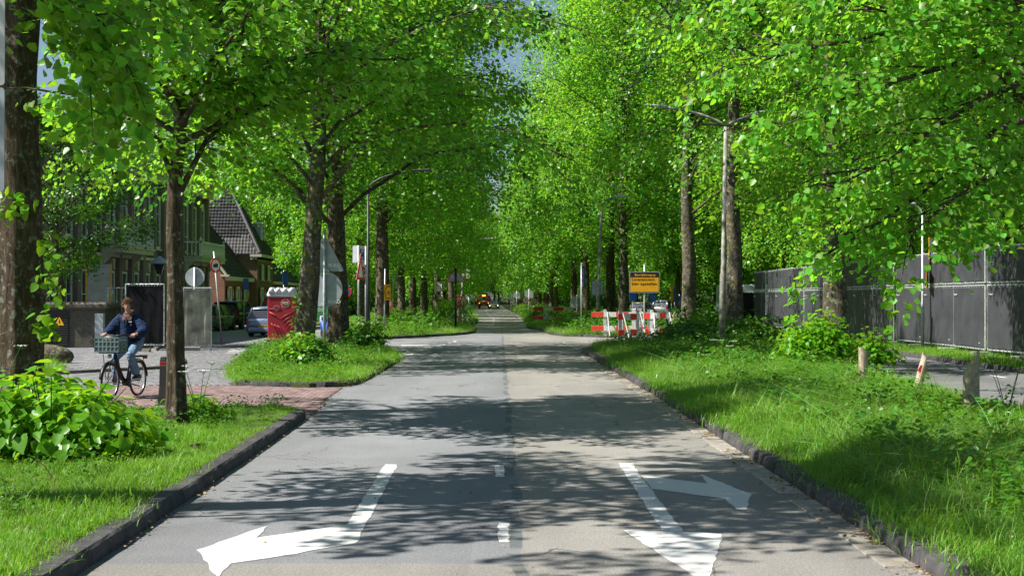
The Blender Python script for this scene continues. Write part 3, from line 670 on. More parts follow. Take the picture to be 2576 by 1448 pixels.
# two trees just left of the frame: their crowns hang in at the top left and shade the near road
b = Vector((-6.0, 12.2, .1))
cu = [([Vector((0, 0, 4.4))] + rel(b, [at(x, y, d) for x, y, d in L]), r) for L, r in (
    ([(-250, -60, 12.6), (120, -40, 13), (260, 60, 13.2), (330, 190, 13.3)], .035), ([(-250, -120, 12.8), (80, -90, 13.6), (300, -40, 14), (450, 40, 14.2)], .035), ([(-250, -60, 13), (120, 0, 13.6), (200, 110, 13.8), (240, 230, 13.8)], .03))]
tree((-6.0, 12.2, .1), 'tree just outside the left edge whose large leaves hang into the top left corner', G1, seed=41, custom=cu, base=b, clear=[TL_], dia=.6, H=13, h0=7.1, R=4.5, nlimb=28, nleaf=26000, lsize=.13, kind='mid', rnd=12, low=1.0, el=(.55, -.25))
tree((-6.4, 3.6, .1), 'tree outside the left edge that casts dappled shade on the nearest asphalt', G1, seed=42, dia=.6, H=14, h0=5, R=5.2, nlimb=22, nleaf=16000, lsize=.14, kind='mid', rnd=12)
# mid-distance trees share three sets of meshes, distant ones three more
MID = [tree_parts(seed=50 + i, dia=.66, H=24, h0=3.5 + .4 * i, R=7.2, nlimb=84, nleaf=66000, lsize=.175, kind='far', rnd=20, barkm=('bark_grey', 'bark', 'bark')[i], low=.85, el=(.8, -.5), sub=8, flat=.3, hang=1.0, thin=.6) for i in range(3)]
FAR = [tree_parts(seed=60 + i, dia=.62, H=27, h0=2.6 + .6 * i, R=6.0, nlimb=70, nleaf=27000, lsize=.27, kind='far', rnd=10, barkm=('bark_grey', 'bark', 'bark')[i], low=.9, el=(.75, -.5), sub=7, flat=.45, hang=1.2, thin=.55) for i in range(3)]
EDGE = tree_parts(seed=58, dia=.66, H=25, h0=4.5, R=7.6, nlimb=96, nleaf=74000, lsize=.18, kind='far', rnd=20, barkm='bark_grey', low=.9, el=(.8, -.3), sub=8, flat=.3, hang=.9, thin=.6, skip=lambda az, z: (math.cos(az) < .35 and z < 8.5) or (math.cos(az) < -.5 and z < 11))
def mtree(x, y, dia, label=None, group=None, i=0, far=False, rz=None, sc=None):
    s = sc if sc else 1.0; rz = random.uniform(0, 6.28) if rz is None else rz
    r = tree((x, y, .1), label, group, parts=i if isinstance(i, tuple) else (FAR if far else MID)[i % 3], rz=rz, sc=s)
    return r
px = lambda x, d: (x - CX) / F * d
mtree(px(1010, 98), 98, .55, 'straight grey trunk on the verge behind the yellow bicycle detour sign', G1, 0, sc=.95)
mtree(-7.3, 80, .6, 'tall broad tree behind the pole with the parking sign, its crown arching over the road', G1, 2, sc=1.3, rz=2.0)
mtree(-6.6, 126, .6, 'tall tree on the left verge beyond the trestle signs, leaning over the road', G1, 1, True, sc=1.3)
mtree(px(1039, 106), 106, .5, 'second trunk right of the yellow detour sign, lit brown', G1, 1, sc=.9)
mtree(px(1067, 112), 112, .5, 'third trunk right of the yellow detour sign, grey and speckled', G1, 0, sc=.95)
mtree(px(1135, 142), 142, .6, 'pale trunk behind the grey triangular sign back on the left verge', G1, 2, sc=1.0)
mtree(9.0, 57.5, .9, 'massive dark trunk right behind the double-armed lamp post', G2, EDGE, sc=1.12, rz=.1)
mtree(7.6, 61, .6, 'sunlit mossy trunk between the barriers and the double-armed lamp post', G2, EDGE, sc=1.05, rz=-.3)
mtree(px(1569, 94), 94, .6, 'speckled grey trunk just left of the yellow text board', G2, 0, sc=1.2, rz=.4)
mtree(px(1536, 103), 103, .55, 'darker trunk one place left of the yellow text board', G2, 1, sc=1.22)
mtree(px(1473, 123), 123, .6, 'leaning brown trunk behind the round sign back at the far barrier', G2, 2, sc=1.25)
mtree(px(1444, 150), 150, .5, 'thin trunk left of the round sign back at the far barrier', G2, 1, sc=1.15)
mtree(20.2, 58, .75, 'rough trunk rising behind the black fence at the right', 'park trees behind the black fence', 1)
mtree(18.3, 95, .7, 'mossy lit trunk behind the far end of the black fence', 'park trees behind the black fence', 2)
# smaller-leaved dark tree in front of the brick terrace
b = (-17.2, 54, .1)
tree(b, 'small dark-leaved tree in front of the brick terrace on the left', None, name='garden_tree', seed=71, dia=.3, H=9.5, h0=2.4, R=4.4, nlimb=34, nleaf=34000, lsize=.11, kind='far', rnd=10, leafm='leaf_dark', low=1.0, el=(.5, 0))
far_label = 'tall leafy tree far down the avenue or in the wood beside it'
GF = 'distant trees lining the avenue and filling the park'
pts = []
ro = random.Random(3)
for y in range(112, 400, 11):
    xl = float(np.interp(y, [80, 129, 171, 262, 400], [-4.6, -5.2, -7.2, -9, -11])); xr = float(np.interp(y, [80, 129, 171, 262, 400], [4.5, 4.4, 4.0, 2.4, .6]))
    if y > 150: pts.append((xl - ro.uniform(1.2, 2), y + ro.uniform(-2, 2)))
    if y > 155: pts.append((xr + ro.uniform(0, .8), y + ro.uniform(-2, 2)))
    if y > 140: pts.append((xl - 9 - ro.uniform(0, 3), y + ro.uniform(-4, 4)))
    pts.append((xr + 10 + ro.uniform(0, 4), y + 12 + ro.uniform(-4, 4)))
for y in range(62, 260, 12):
    for x in range(22, 70, 11):
        if x / y < .42: pts.append((x + ro.uniform(-4, 4), y + ro.uniform(-4, 4)))
for y in range(150, 330, 16):
    for x in range(-62, -22, 12): pts.append((x + ro.uniform(-4, 4), y + ro.uniform(-4, 4)))
for x in (-34, -28, -23): pts.append((x, 141))
for x in range(-40, 40, 7): pts.append((x, 405 + (x * 37 % 11)))
for x, y in ((-4, 420), (-12, 415), (3, 425), (-8, 440), (-1, 440), (-18, 430), (10, 430)): pts.append((x, y))
for i, (x, y) in enumerate(pts): mtree(x, y, .6, far_label, GF, i, far=y > 105, sc=ro.uniform(.68, .80) if x < -12 and y < 240 else ro.uniform(.92, 1.02) if x < 0 and y < 240 else ro.uniform(.9, 1.12))
for x, y in ((-9.3, 88), (14.2, 122), (26, 54), (31, 66), (17.5, 74)): mtree(x, y, .6, far_label, GF, int(x) % 3, sc=ro.uniform(.85, 1.0))

# ------------------------------------------------------------------ shrubs and suckers
def shrub(center, rad, h, n, lsize, label, mat='leaf_bush', kind='heart', seed=1, nparts=0, group=None, name='shrub', stems=14, aspect=1.0):
    g = np.random.default_rng(seed); rr = random.Random(seed)
    root = empty(name, center); tag(root, label, 'shrub', group)
    # lobes
    lob = [(rr.uniform(-.5, .5) * rad, rr.uniform(-.45, .45) * rad * aspect, rr.uniform(.35, .8)) for _ in range(8)]
    P = []; Nn = []; A = []
    per = n // len(lob)
    for lx, ly, lh in lob:
        d = g.normal(0, 1, (per, 3)); d /= np.linalg.norm(d, axis=1, keepdims=True); d[:, 2] = np.abs(d[:, 2]) * 1.0 - .15
        rr_ = (g.random(per) ** .35); r3 = np.array([rad * .62, rad * .62 * aspect, h * lh])
        p = d * r3 * rr_[:, None] + np.array([lx, ly, h * (.12 + .2 * lh)]); p += g.normal(0, .04, p.shape)
        P.append(p); Nn.append(d * .8 + np.array([0, 0, .7]) + g.normal(0, .35, p.shape)); A.append(d * np.array([1, 1, .2]) + np.array([0, 0, -.6]) + g.normal(0, .4, p.shape))
    P = np.concatenate(P); Nn = np.concatenate(Nn); A = np.concatenate(A); k = P[:, 2] > .02; P, Nn, A = P[k], Nn[k], A[k]
    sz = lsize * g.uniform(.4, 1.3, len(P))
    if nparts:
        # the leaves nearest the camera become parts
        wp = P + np.array(center[:]); order = np.argsort(np.linalg.norm(wp - np.array([0, 0, 1.9]), axis=1) - wp[:, 2] * .8); sel = order[:nparts]; rest = order[nparts:]
        metas = []
        for v in range(5):
            tv, tf = LEAF[kind]; mm = MB(); mm.add([(a + (.06 * math.sin(v * 2 + b * 9) if i else 0), b * (1 + .1 * math.sin(v)), c * (1 + v * .5)) for i, (a, b, c) in enumerate(tv)], tf); metas.append(mm.mesh('leaf', M[mat], smooth=True))
        for i, s in enumerate(sel):
            n_ = Vector(Nn[s]).normalized(); a = Vector(A[s]); a = (a - n_ * a.dot(n_)).normalized(); bb = n_.cross(a)
            o = link('leaf', metas[i % 5], root); o.matrix_local = Matrix.Translation(P[s]) @ Matrix((a, bb, n_)).transposed().to_4x4() @ Matrix.Scale(float(sz[s]), 4)
        P, Nn, A, sz = P[rest], Nn[rest], A[rest], sz[rest]
    link('foliage', leafmesh('foliage', P, A, Nn, sz, kind, M[mat]), root, kind='stuff')
    tw = []
    for i in range(stems):
        a = rr.uniform(0, 6.28); r = rr.uniform(.1, .8) * rad
        e = Vector((math.cos(a) * r, math.sin(a) * r * aspect, h * rr.uniform(.6, .95))); tw.append(([Vector((e.x * .15, e.y * .15, -.05)), Vector((e.x * .6, e.y * .6, e.z * .55)), e], .012, .004))
    link('stem', tubes_np('stem', tw, M['twig'], 4), root, kind='stuff'); return root
V3d = lambda x, y, z=.1: Vector((x, y, z))
shrub(V3d(-5.15, 15.9), 1.25, 1.02, 2600, .15, 'big bright lime sucker bush in the lower left corner', nparts=300, seed=3, aspect=1.0)
shrub(V3d(-6.0, 16.9), 1.1, 1.12, 1500, .15, 'sucker bush at the foot of the thick left trunk, left part of the big bush', nparts=150, seed=4)
shrub(V3d(7.5, 35.9), 1.25, 1.75, 2600, .13, 'bright sucker bush on the left of the stout right-hand trunk', nparts=200, seed=6)
shrub(V3d(9.3, 36.2), .85, 1.2, 900, .13, 'smaller sucker bush on the right of the stout right-hand trunk', seed=7)
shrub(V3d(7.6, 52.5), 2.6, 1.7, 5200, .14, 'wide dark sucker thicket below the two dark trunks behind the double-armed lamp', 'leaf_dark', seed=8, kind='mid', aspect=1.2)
shrub(V3d(7.4, 56.5), 1.5, 1.5, 2600, .14, 'bright bush beside the red and white trestles', seed=18, kind='mid')
shrub(V3d(-5.7, 37.6), .8, 1.15, 1100, .12, 'light green suckers round the leaning lichen trunk', seed=9, kind='mid')
shrub(V3d(-5.1, 37.2), .55, 1.0, 1200, .07, 'small-leaved dark weedy bush beside the round sign back pole', 'weed', seed=10, kind='mid')
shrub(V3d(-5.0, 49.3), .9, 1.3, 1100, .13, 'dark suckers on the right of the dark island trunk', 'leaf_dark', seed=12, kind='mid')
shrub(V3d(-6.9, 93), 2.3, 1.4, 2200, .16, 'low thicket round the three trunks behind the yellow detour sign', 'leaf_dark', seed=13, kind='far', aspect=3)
shrub(V3d(-4.6, 21.0), .55, .42, 420, .10, 'small suckers and nettles at the foot of the slender tree', seed=14, kind='heart', stems=6)
shrub(V3d(6.2, 39.5), 1.6, .95, 2600, .08, 'pale leafy weeds in front of the double-armed lamp post', 'weed', seed=25, kind='mid', name='nettle_clump', aspect=1.8)
shrub(V3d(5.2, 34.0), .95, .75, 1500, .07, 'pale nettle clump at the kerb by the start of the long grass', 'weed', seed=15, kind='mid', name='nettle_clump')
for i, (x, y, r, h) in enumerate(((-4.9, 112, 1.6, 2.2), (-5.2, 124, 1.8, 2.2), (-6.4, 146, 2, 2.2), (2.6, 118, 1.3, 1.5), (3.6, 106, 1.8, 1.4), (2.9, 150, 1.8, 1.6), (2.3, 185, 2, 1.7), (-8.5, 190, 2.2, 2.4))):
    shrub(V3d(x, y), r, h, 1300, .2, 'roadside bush of undergrowth further down the avenue', ('leaf_bush', 'leaf_dark')[i % 2], seed=80 + i, kind='far', group='undergrowth bushes beside the far road', aspect=2.2, stems=4)
def undergrowth(name, boxes, n, size, mat, seed):
    g = np.random.default_rng(seed); P = []
    for (x0, x1, y0, y1, h) in boxes:
        k = int(n * (x1 - x0 + y1 - y0)); p = np.stack([g.uniform(x0, x1, k), g.uniform(y0, y1, k), g.random(k) ** 1.3 * h * (1 + .5 * np.sin(np.arange(k)))], 1)
        p[:, 2] = np.abs(p[:, 2]) * (.55 + .45 * np.sin(p[:, 0] * .8 + p[:, 1] * .5)); P.append(p)
    P = np.concatenate(P); A = g.normal(0, 1, P.shape); A[:, 2] -= .5; Nn = g.normal(0, .6, P.shape) + np.array([0, -.3, 1])
    return link(name, leafmesh(name, P, A, Nn, size * g.uniform(.6, 1.3, len(P)), 'far', M[mat]), kind='stuff')
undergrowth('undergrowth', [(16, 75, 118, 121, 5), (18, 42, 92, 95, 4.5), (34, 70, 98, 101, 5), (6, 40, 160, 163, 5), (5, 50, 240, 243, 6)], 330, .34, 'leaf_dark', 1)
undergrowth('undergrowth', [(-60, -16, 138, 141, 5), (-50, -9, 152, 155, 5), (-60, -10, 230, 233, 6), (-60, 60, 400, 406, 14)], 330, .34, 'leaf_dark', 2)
# ------------------------------------------------------------------ grass and weeds (geometry nodes instances on scattered points)
def tuft(seed, n, hgt, wid, spread, bend, mat, flop=0):
    g = np.random.default_rng(seed); V = []; Q = []
    for i in range(n):
        a = g.uniform(0, 6.28); p = np.array([g.normal(0, spread), g.normal(0, spread), 0]); h = hgt * g.uniform(.45, 1.15); w = wid * g.uniform(.6, 1.2)
        d = np.array([math.cos(a), math.sin(a), 0]); s = np.array([-d[1], d[0], 0]); bd = bend * g.uniform(.3, 1.5); k = len(V)
        for t in (0, .45, .8, 1.0):
            x = bd * h * t ** 2; z = h * (t - .45 * min(1.2, bd) * t ** 2.2 * (1 + flop)); ww = w * (1 - t ** 1.6 * .92)
            c = p + d * x + np.array([0, 0, z]); V += [c - s * ww / 2, c + s * ww / 2]
        Q += [(k, k + 1, k + 3, k + 2), (k + 2, k + 3, k + 5, k + 4), (k + 4, k + 5, k + 7, k + 6)]
    return bpy.data.objects.new('tuft', npmesh('tuft', np.array(V), np.array(Q), mat))
def weedtuft(seed, n, h, ls, mat):
    g = np.random.default_rng(seed); P = g.normal(0, .10, (n, 3)); P[:, 2] = g.random(n) * h; A = P * np.array([1, 1, 0]) + g.normal(0, .06, P.shape); Nn = g.normal(0, .35, P.shape) + np.array([0, 0, 1])
    return bpy.data.objects.new('weed', leafmesh('weed', P, A, Nn, ls * g.uniform(.6, 1.2, n), 'mid', M[mat]))
def coll(name, obs):
    c = bpy.data.collections.new(name)
    for o in obs: c.objects.link(o)
    return c
TUFTS = {'lawn': coll('lawn_tufts', [tuft(1, 34, .085, .006, .07, .8, M['grass']), tuft(2, 30, .07, .006, .08, 1.2, M['grass']), tuft(3, 26, .11, .007, .08, .7, M['grass']), tuft(4, 20, .06, .006, .09, 1.2, M['grass_dry'])]),
         'long': coll('long_tufts', [tuft(5, 34, .34, .010, .08, .75, M['grass']), tuft(6, 30, .42, .011, .09, 1.1, M['grass'], .3), tuft(7, 26, .26, .010, .09, 1.0, M['grass_pale']), tuft(8, 9, .45, .006, .08, .7, M['grass_dry'])]),
         'flat': coll('flat_tufts', [tuft(9, 26, .40, .014, .08, 1.9, M['grass_pale'], .55), tuft(10, 22, .36, .013, .1, 1.8, M['grass'], .5), tuft(12, 8, .36, .008, .1, 1.7, M['grass_dry'], .4)]),
         'weed': coll('weed_tufts', [weedtuft(1, 46, .28, .06, 'weed'), weedtuft(2, 40, .4, .075, 'weed'), weedtuft(3, 36, .2, .05, 'leaf_bush')])}
def scatter(name, kind, P, smin=.7, smax=1.3, tilt=.12, seed=1):
    me = bpy.data.meshes.new(name); me.from_pydata(P.tolist(), [], []); g = np.random.default_rng(seed); n = len(P)
    a = me.attributes.new('rot', 'FLOAT_VECTOR', 'POINT'); r = np.stack([g.normal(0, tilt, n), g.normal(0, tilt, n), g.uniform(0, 6.28, n)], 1).astype(np.float32); a.data.foreach_set('vector', r.ravel())
    a = me.attributes.new('siz', 'FLOAT', 'POINT'); s = g.uniform(smin, smax, n).astype(np.float32)
    s *= (1 + .35 * np.sin(P[:, 0] * 2.1 + P[:, 1] * 1.3) * np.sin(P[:, 1] * .9 - P[:, 0])).astype(np.float32); a.data.foreach_set('value', s)
    o = link(name, me, kind='stuff'); ng = bpy.data.node_groups.new(name + '_scatter', 'GeometryNodeTree')
    ng.interface.new_socket('Geometry', in_out='INPUT', socket_type='NodeSocketGeometry'); ng.interface.new_socket('Geometry', in_out='OUTPUT', socket_type='NodeSocketGeometry')
    N = ng.nodes; i = N.new('NodeGroupInput'); u = N.new('NodeGroupOutput'); m2p = N.new('GeometryNodeMeshToPoints'); ins = N.new('GeometryNodeInstanceOnPoints'); ci = N.new('GeometryNodeCollectionInfo')
    ci.inputs['Collection'].default_value = TUFTS[kind]; ci.inputs['Separate Children'].default_value = True; ci.inputs['Reset Children'].default_value = True
    ra = N.new('GeometryNodeInputNamedAttribute'); ra.data_type = 'FLOAT_VECTOR'; ra.inputs[0].default_value = 'rot'
    sa = N.new('GeometryNodeInputNamedAttribute'); sa.data_type = 'FLOAT'; sa.inputs[0].default_value = 'siz'
    ins.inputs['Pick Instance'].default_value = True; Lk = ng.links.new
    Lk(i.outputs[0], ins.inputs['Points']); N.remove(m2p); Lk(ci.outputs[0], ins.inputs['Instance']); Lk(ra.outputs[0], ins.inputs['Rotation']); Lk(sa.outputs[0], ins.inputs['Scale']); Lk(ins.outputs[0], u.inputs[0])
    md = o.modifiers.new('scatter', 'NODES'); md.node_group = ng; return o
gr = np.random.default_rng(5)
def pts_in(poly, dens, z=.1, inset=0, x=None, y=None, keep=None):
    P = np.array(poly); x0, y0 = P.min(0); x1, y1 = P.max(0)
    if x: x0, x1 = max(x0, x[0]), min(x1, x[1])
    if y: y0, y1 = max(y0, y[0]), min(y1, y[1])
    n = int((x1 - x0) * (y1 - y0) * dens); X = gr.uniform(x0, x1, n); Y = gr.uniform(y0, y1, n); k = inpoly(poly, X, Y)
    if keep is not None: k &= keep(X, Y)
    return np.stack([X[k], Y[k], np.full(k.sum(), z)], 1)
inset_l = lambda X, Y, a=.19: X < np.interp(Y, [9, 16, 21.8], [-3.02, -3.15, -3.28]) - a
inset_r = lambda X, Y, a=.19: X > np.interp(Y, [p[1] for p in XR], [p[0] for p in XR]) + a
cone = lambda X, Y: np.abs(X) < .375 * Y + .6
P = pts_in(V1, 190, y=(8.5, 24), x=(-9, 0), keep=lambda X, Y: inset_l(X, Y) & cone(X, Y))
scatter('grass', 'lawn', P[P[:, 1] < 19.5], .7, 1.35, seed=1); scatter('grass', 'lawn', P[P[:, 1] >= 19.5], .45, .8, seed=21)
P = pts_in(V1, 14, y=(8.5, 24), x=(-9, 0), keep=lambda X, Y: inset_l(X, Y, .25) & cone(X, Y) & ((Y > 18.6) | (X < -4.1)))
scatter('weed_cover', 'weed', P, .25, .75, seed=2)
bare = lambda X, Y: ~(((X + 4.5) / .8) ** 2 + ((Y - 32.6) / .8) ** 2 < 1)
P = pts_in(V2, 90, keep=lambda X, Y: (gr.random(X.shape) < .9) & bare(X, Y)); scatter('grass', 'lawn', P, 1.0, 1.9, seed=3)
P = pts_in(V2, 10, keep=lambda X, Y: (X < -4.0)); scatter('weed_cover', 'weed', P, .4, 1.0, seed=4)
P = pts_in(V6, 85, y=(8.5, 34), x=(2.9, 7.1), keep=lambda X, Y: inset_r(X, Y, .5) & cone(X, Y)); scatter('grass', 'long', P * 1.0, .35, 1.25, seed=5)
P = pts_in(V6, 150, y=(8.5, 40), x=(2.9, 8.3), keep=lambda X, Y: inset_r(X, Y) & cone(X, Y) & ((X < 4.3) | (X > 6.7))); scatter('grass', 'lawn', P, 1.1, 2.0, seed=15)
P = pts_in(V6, 34, y=(9, 36), x=(3.7, 7.2), keep=lambda X, Y: cone(X, Y) & (np.sin(X * 1.9 + Y * .5) + np.sin(Y * .8 - X) > -.5)); scatter('grass', 'flat', P, .7, 1.25, .2, seed=6)
P = pts_in(V6, 24, y=(10, 36), x=(3.9, 7.0), keep=cone); scatter('weed_cover', 'weed', P, .5, 1.1, seed=7)
P = pts_in(V6, 40, y=(34, 62), keep=lambda X, Y: inset_r(X, Y, .45)); scatter('grass', 'long', P, .5, 1.1, seed=8)
P = pts_in(V6, 4, y=(34, 62), keep=lambda X, Y: X > 3.6); scatter('weed_cover', 'weed', P, .8, 1.5, seed=9)
P = np.concatenate([pts_in(V3, 24, keep=lambda X, Y: X > -30), pts_in(V5, 26, y=(66, 100), x=(0, 13)), pts_in(V4, 16, y=(100, 130), x=(-14, -2))]); scatter('grass', 'long', P, .45, 1.1, seed=10)
P = np.concatenate([pts_in(V4, 5, y=(130, 240), x=(-14, -3)), pts_in(V5, 4, y=(100, 240), x=(0, 14))]); scatter('grass', 'long', P, .9, 1.8, seed=11)
P = np.concatenate([pts_in(V5, 2.4, y=(68, 110), x=(3, 13)), pts_in(V3, 1.6, x=(-8, -4)), pts_in(V5, 1.0, y=(100, 240), x=(1, 10)), pts_in(V4, 1.0, y=(105, 240), x=(-12, -4))]); scatter('weed_cover', 'weed', P, 1.2, 2.4, seed=12)
P = pts_in(V7, 70, x=(13.1, 14.6), y=(33, 86)); scatter('grass', 'lawn', P, 1.0, 2.2, seed=13)
P = pts_in(V7, 1.5, x=(15, 60), y=(40, 90)); scatter('grass', 'long', P, 1, 2, seed=14)
GL = [(-20.5, 36), (-11.6, 36), (-10.9, 39.5), (-12.3, 43), (-16, 52.5), (-20.5, 52.5)]
P = pts_in([(-13.6, 33.5), (-11.0, 33.6), (-11.6, 37), (-14.5, 42), (-17, 44), (-17, 33.5)], 30, z=.1); scatter('grass', 'long', P, .5, 1.1, seed=16)
# litter along both kerbs: small dry bracts and leaves
n = 4600; Y = 6 + 46 * gr.random(n) ** 1.3; right = gr.random(n) < .72
X = np.where(right, np.interp(Y, [p[1] for p in XR], [p[0] for p in XR]) - np.abs(gr.normal(.02, .13, n)) - .01, np.interp(Y, [9, 16, 21.8, 30, 33, 43], [-3.02, -3.15, -3.28, -3.6, -3.42, -3.45]) + np.abs(gr.normal(.0, .07, n)) + .01)
k = (np.sin(Y * 2.3) + np.sin(Y * 5.1 + 1) + gr.normal(0, .6, n)) > -.2; X, Y = X[k], Y[k]
extra = gr.random((80, 2)); X = np.concatenate([X, extra[:, 0] * 5.6 - 2.8]); Y = np.concatenate([Y, 9 + 34 * extra[:, 1] ** 1.4]); n = len(X)
P = np.stack([X, Y, np.full(n, .02)], 1); link('leaf_litter', leafmesh('leaf_litter', P, gr.normal(0, 1, (n, 3)), gr.normal(0, .3, (n, 3)) + np.array([0, 0, 1]), gr.uniform(.012, .05, n), 'far', M['litter']), kind='stuff')

# ------------------------------------------------------------------ cow parsley, posts, bollard, stones
def parsley(loc, h, label, seed):
    rr = random.Random(seed); r = empty('cow_parsley', loc); tag(r, label, 'wild flower'); m = MB(); fl = []
    for s in range(4):
        a = s * 1.6 + rr.random(); top = Vector((math.cos(a) * h * .3, math.sin(a) * h * .3, h * rr.uniform(.75, 1.0))); m.tube([(0, 0, 0), top * .5 + Vector((0, 0, .08)), top], [.008, .006, .003], 5)
        for i in range(11):
            b = i * 2.4; q = top + Vector((math.cos(b), math.sin(b), 0)) * (.055 * math.sqrt((i + .5) / 11) * 1.6) + Vector((0, 0, .05)); m.tube([top, q], [.002, .0015], 3)
            for j in range(7): fl.append(q + Vector((rr.uniform(-.016, .016), rr.uniform(-.016, .016), rr.uniform(0, .008))))
    m.build('stem', M['weed'], r); P = np.array([list(v) for v in fl]); g = np.random.default_rng(seed)
    link('flower', leafmesh('flower', P, g.normal(0, 1, P.shape), g.normal(0, .3, P.shape) + np.array([0, 0, 1]), np.full(len(P), .016), 'far', M['white']), r, kind='stuff')
    P = g.normal(0, .09, (90, 3)); P[:, 2] = g.random(90) * h * .45; link('leaves', leafmesh('foliage', P, g.normal(0, 1, P.shape), g.normal(0, .4, P.shape) + np.array([0, 0, 1]), g.uniform(.03, .07, 90), 'mid', M['weed']), r, kind='stuff').name = 'foliage'
parsley((7.55, 21.7, .1), 1.15, 'white-flowered cow parsley at the far right edge of the long grass', 1)
parsley((-4.45, 20.2, .1), .85, 'cow parsley growing right beside the slender forked tree', 2)
parsley((4.9, 33.0, .1), .85, 'cow parsley beside the nettle clump near the kerb', 3)
parsley((-6.9, 18.6, .1), 1.45, 'cow parsley rising above the lower-left sucker bush', 4)
def wpost(loc, w, h, label, slant=0, rz=0, red=False, lean=0):
    r = empty('wooden_post', loc, rz); tag(r, label, 'post'); m = MB(); n = 14; secs = []
    for z in np.linspace(-.1, 1, 7):
        sec = []
        for k in range(n):
            a = 2 * PI * k / n; q = 1 + .06 * noise.noise(Vector((math.cos(a) * 2, math.sin(a) * 2, z * 1.5 + w * 50))) * 2
            x, y = math.cos(a) * w / 2 * q, math.sin(a) * w / 2 * q; top = h + slant * (-x / w) + .02 * math.sin(k * 2.1); zz = z * top if z > 0 else z
            sec.append((x + lean * zz, y, zz))
        secs.append(sec)
    m.loft(secs); m.build('shaft', M['wood'], r, smooth=False)
    if red:
        m = MB(); m.box((lean * h * .8 - w * .30, -w * .40, h * .80), (w * .5, .012, .12), rot=Matrix.Rotation(.5, 3, 'Y')); m.build('reflector', M['signred'], r)
wpost(G(2172, 987, .1), .19, .82, 'upright pale wooden post with a slanted top in the long grass', .12)
wpost(G(2300, 1003, .1), .16, .68, 'leaning split wooden post with a red reflector', .3, red=True, lean=.28)
wpost(G(2443, 1058, .1), .24, .82, 'broad weathered wooden post sharpened to a point, nearest the parallel road', -.42)
wpost(G(1880, 868, .1), .2, .7, 'small grey wooden post half hidden below the dark sucker thicket', .1)
r = empty('bollard', G(411, 1020)); tag(r, 'slim black bollard with two red bands beside the slender tree', 'bollard')
m = MB(); m.loft([[(sx * w, sy * w, z) for sx, sy in ((-1, -1), (1, -1), (1, 1), (-1, 1))] for w, z in ((.085, 0), (.06, .35), (.052, .8), (.04, .86), (.03, .87))]); m.build('shaft', M['blackplastic'], r)
for z in (.72, .77):
    m = MB(); m.box((0, 0, z), (.108, .108, .018)); m.build('band', M['signred'], r)
r = empty('bollard', G(*c4(1458, 1065), .1)); tag(r, 'short black bollard with a red top on the far right verge corner', 'bollard')
m = MB(); m.lathe([(.11, -.05), (.1, .6), (.1, .62)], 10); m.build('shaft', M['blackplastic'], r); m = MB(); m.lathe([(.105, .62), (.105, .78), (.09, .8)], 10); m.build('cap', M['boardred'], r)
def boulder(loc, s, label):
    m = MB(); rr = random.Random(int(s[0] * 99)); secs = []
    for i in range(9):
        ph = -PI / 2 + PI * i / 8; secs.append([(math.cos(a) * math.cos(ph) * s[0] * (1 + .2 * noise.noise(Vector((a, ph, 1)))), math.sin(a) * math.cos(ph) * s[1] * (1 + .2 * noise.noise(Vector((a, ph, 5)))), math.sin(ph) * s[2] + s[2] * .5) for a in [2 * PI * k / 12 for k in range(12)]])
    m.loft(secs); tag(m.build('log', M['bark_grey'], loc=loc, smooth=True), label, 'log')
boulder((-12.9, 39.5, .1), (.75, .35, .35), 'lichened log lying in the grass in front of the concrete kiosk')
m = MB(); m.tube([G(1020 / 2.512, 872 + 672 / 2.512, .12), G(1080 / 2.512, 872 + 660 / 2.512, .15)], [.03, .02], 6)
o = m.build('fallen_branch', M['twig']); tag(o, 'short rotten branch in the lawn, nearer the big bush', 'branch')
m = MB(); m.tube([G(1150 / 2.512, 872 + 634 / 2.512, .12), G(1240 / 2.512, 872 + 626 / 2.512, .16), G(1330 / 2.512, 872 + 614 / 2.512, .13)], [.03, .035, .02], 6)
o = m.build('fallen_branch', M['twig']); tag(o, 'longer rotten branch in the lawn near the slender tree', 'branch')
m = MB(); m.tube([G(350 / 2.512, 872 + 920 / 2.512, .1), at(335 / 2.512, 872 + 830 / 2.512, 13.3), at(280 / 2.512, 872 + 750 / 2.512, 13.3), at(220 / 2.512, 872 + 700 / 2.512, 13.3)], [.007, .006, .005, .004], 6)
o = m.build('dry_stalk', M['litter']); tag(o, 'curved reddish dry stalk in front of the big bush', 'plant stalk')

# ------------------------------------------------------------------ buildings
def window(parent, y0, y1, z0, z1, x, cols=2, rows=3, depth=.12, frame='white', name='window'):
    """window in a wall that faces +x; frame proud of the wall plane x"""
    m = MB(); w = .13
    m.box((x, (y0 + y1) / 2, z0 + w / 2), (depth, y1 - y0, w)); m.box((x, (y0 + y1) / 2, z1 - w / 2), (depth, y1 - y0, w))
    m.box((x, y0 + w / 2, (z0 + z1) / 2), (depth - .004, w, z1 - z0 - 2 * w)); m.box((x, y1 - w / 2, (z0 + z1) / 2), (depth - .004, w, z1 - z0 - 2 * w))
    for i in range(1, cols): m.box((x, y0 + (y1 - y0) * i / cols, (z0 + z1) / 2), (depth * .5, .05, z1 - z0 - 2 * w))
    for i in range(1, rows): m.box((x - .002, (y0 + y1) / 2, z0 + (z1 - z0) * i / rows), (depth * .4, y1 - y0 - 2 * w, .045))
    f = m.build(name, M[frame], parent); g = MB(); g.box((x - .02, (y0 + y1) / 2, (z0 + z1) / 2), (.02, y1 - y0 - .1, z1 - z0 - .1)); g.build('pane', M['glass'], f)
    s = MB(); s.box((x + .06, (y0 + y1) / 2, z0 - .06), (.2, y1 - y0 + .1, .08)); s.build('sill', M['cream'], f); return f
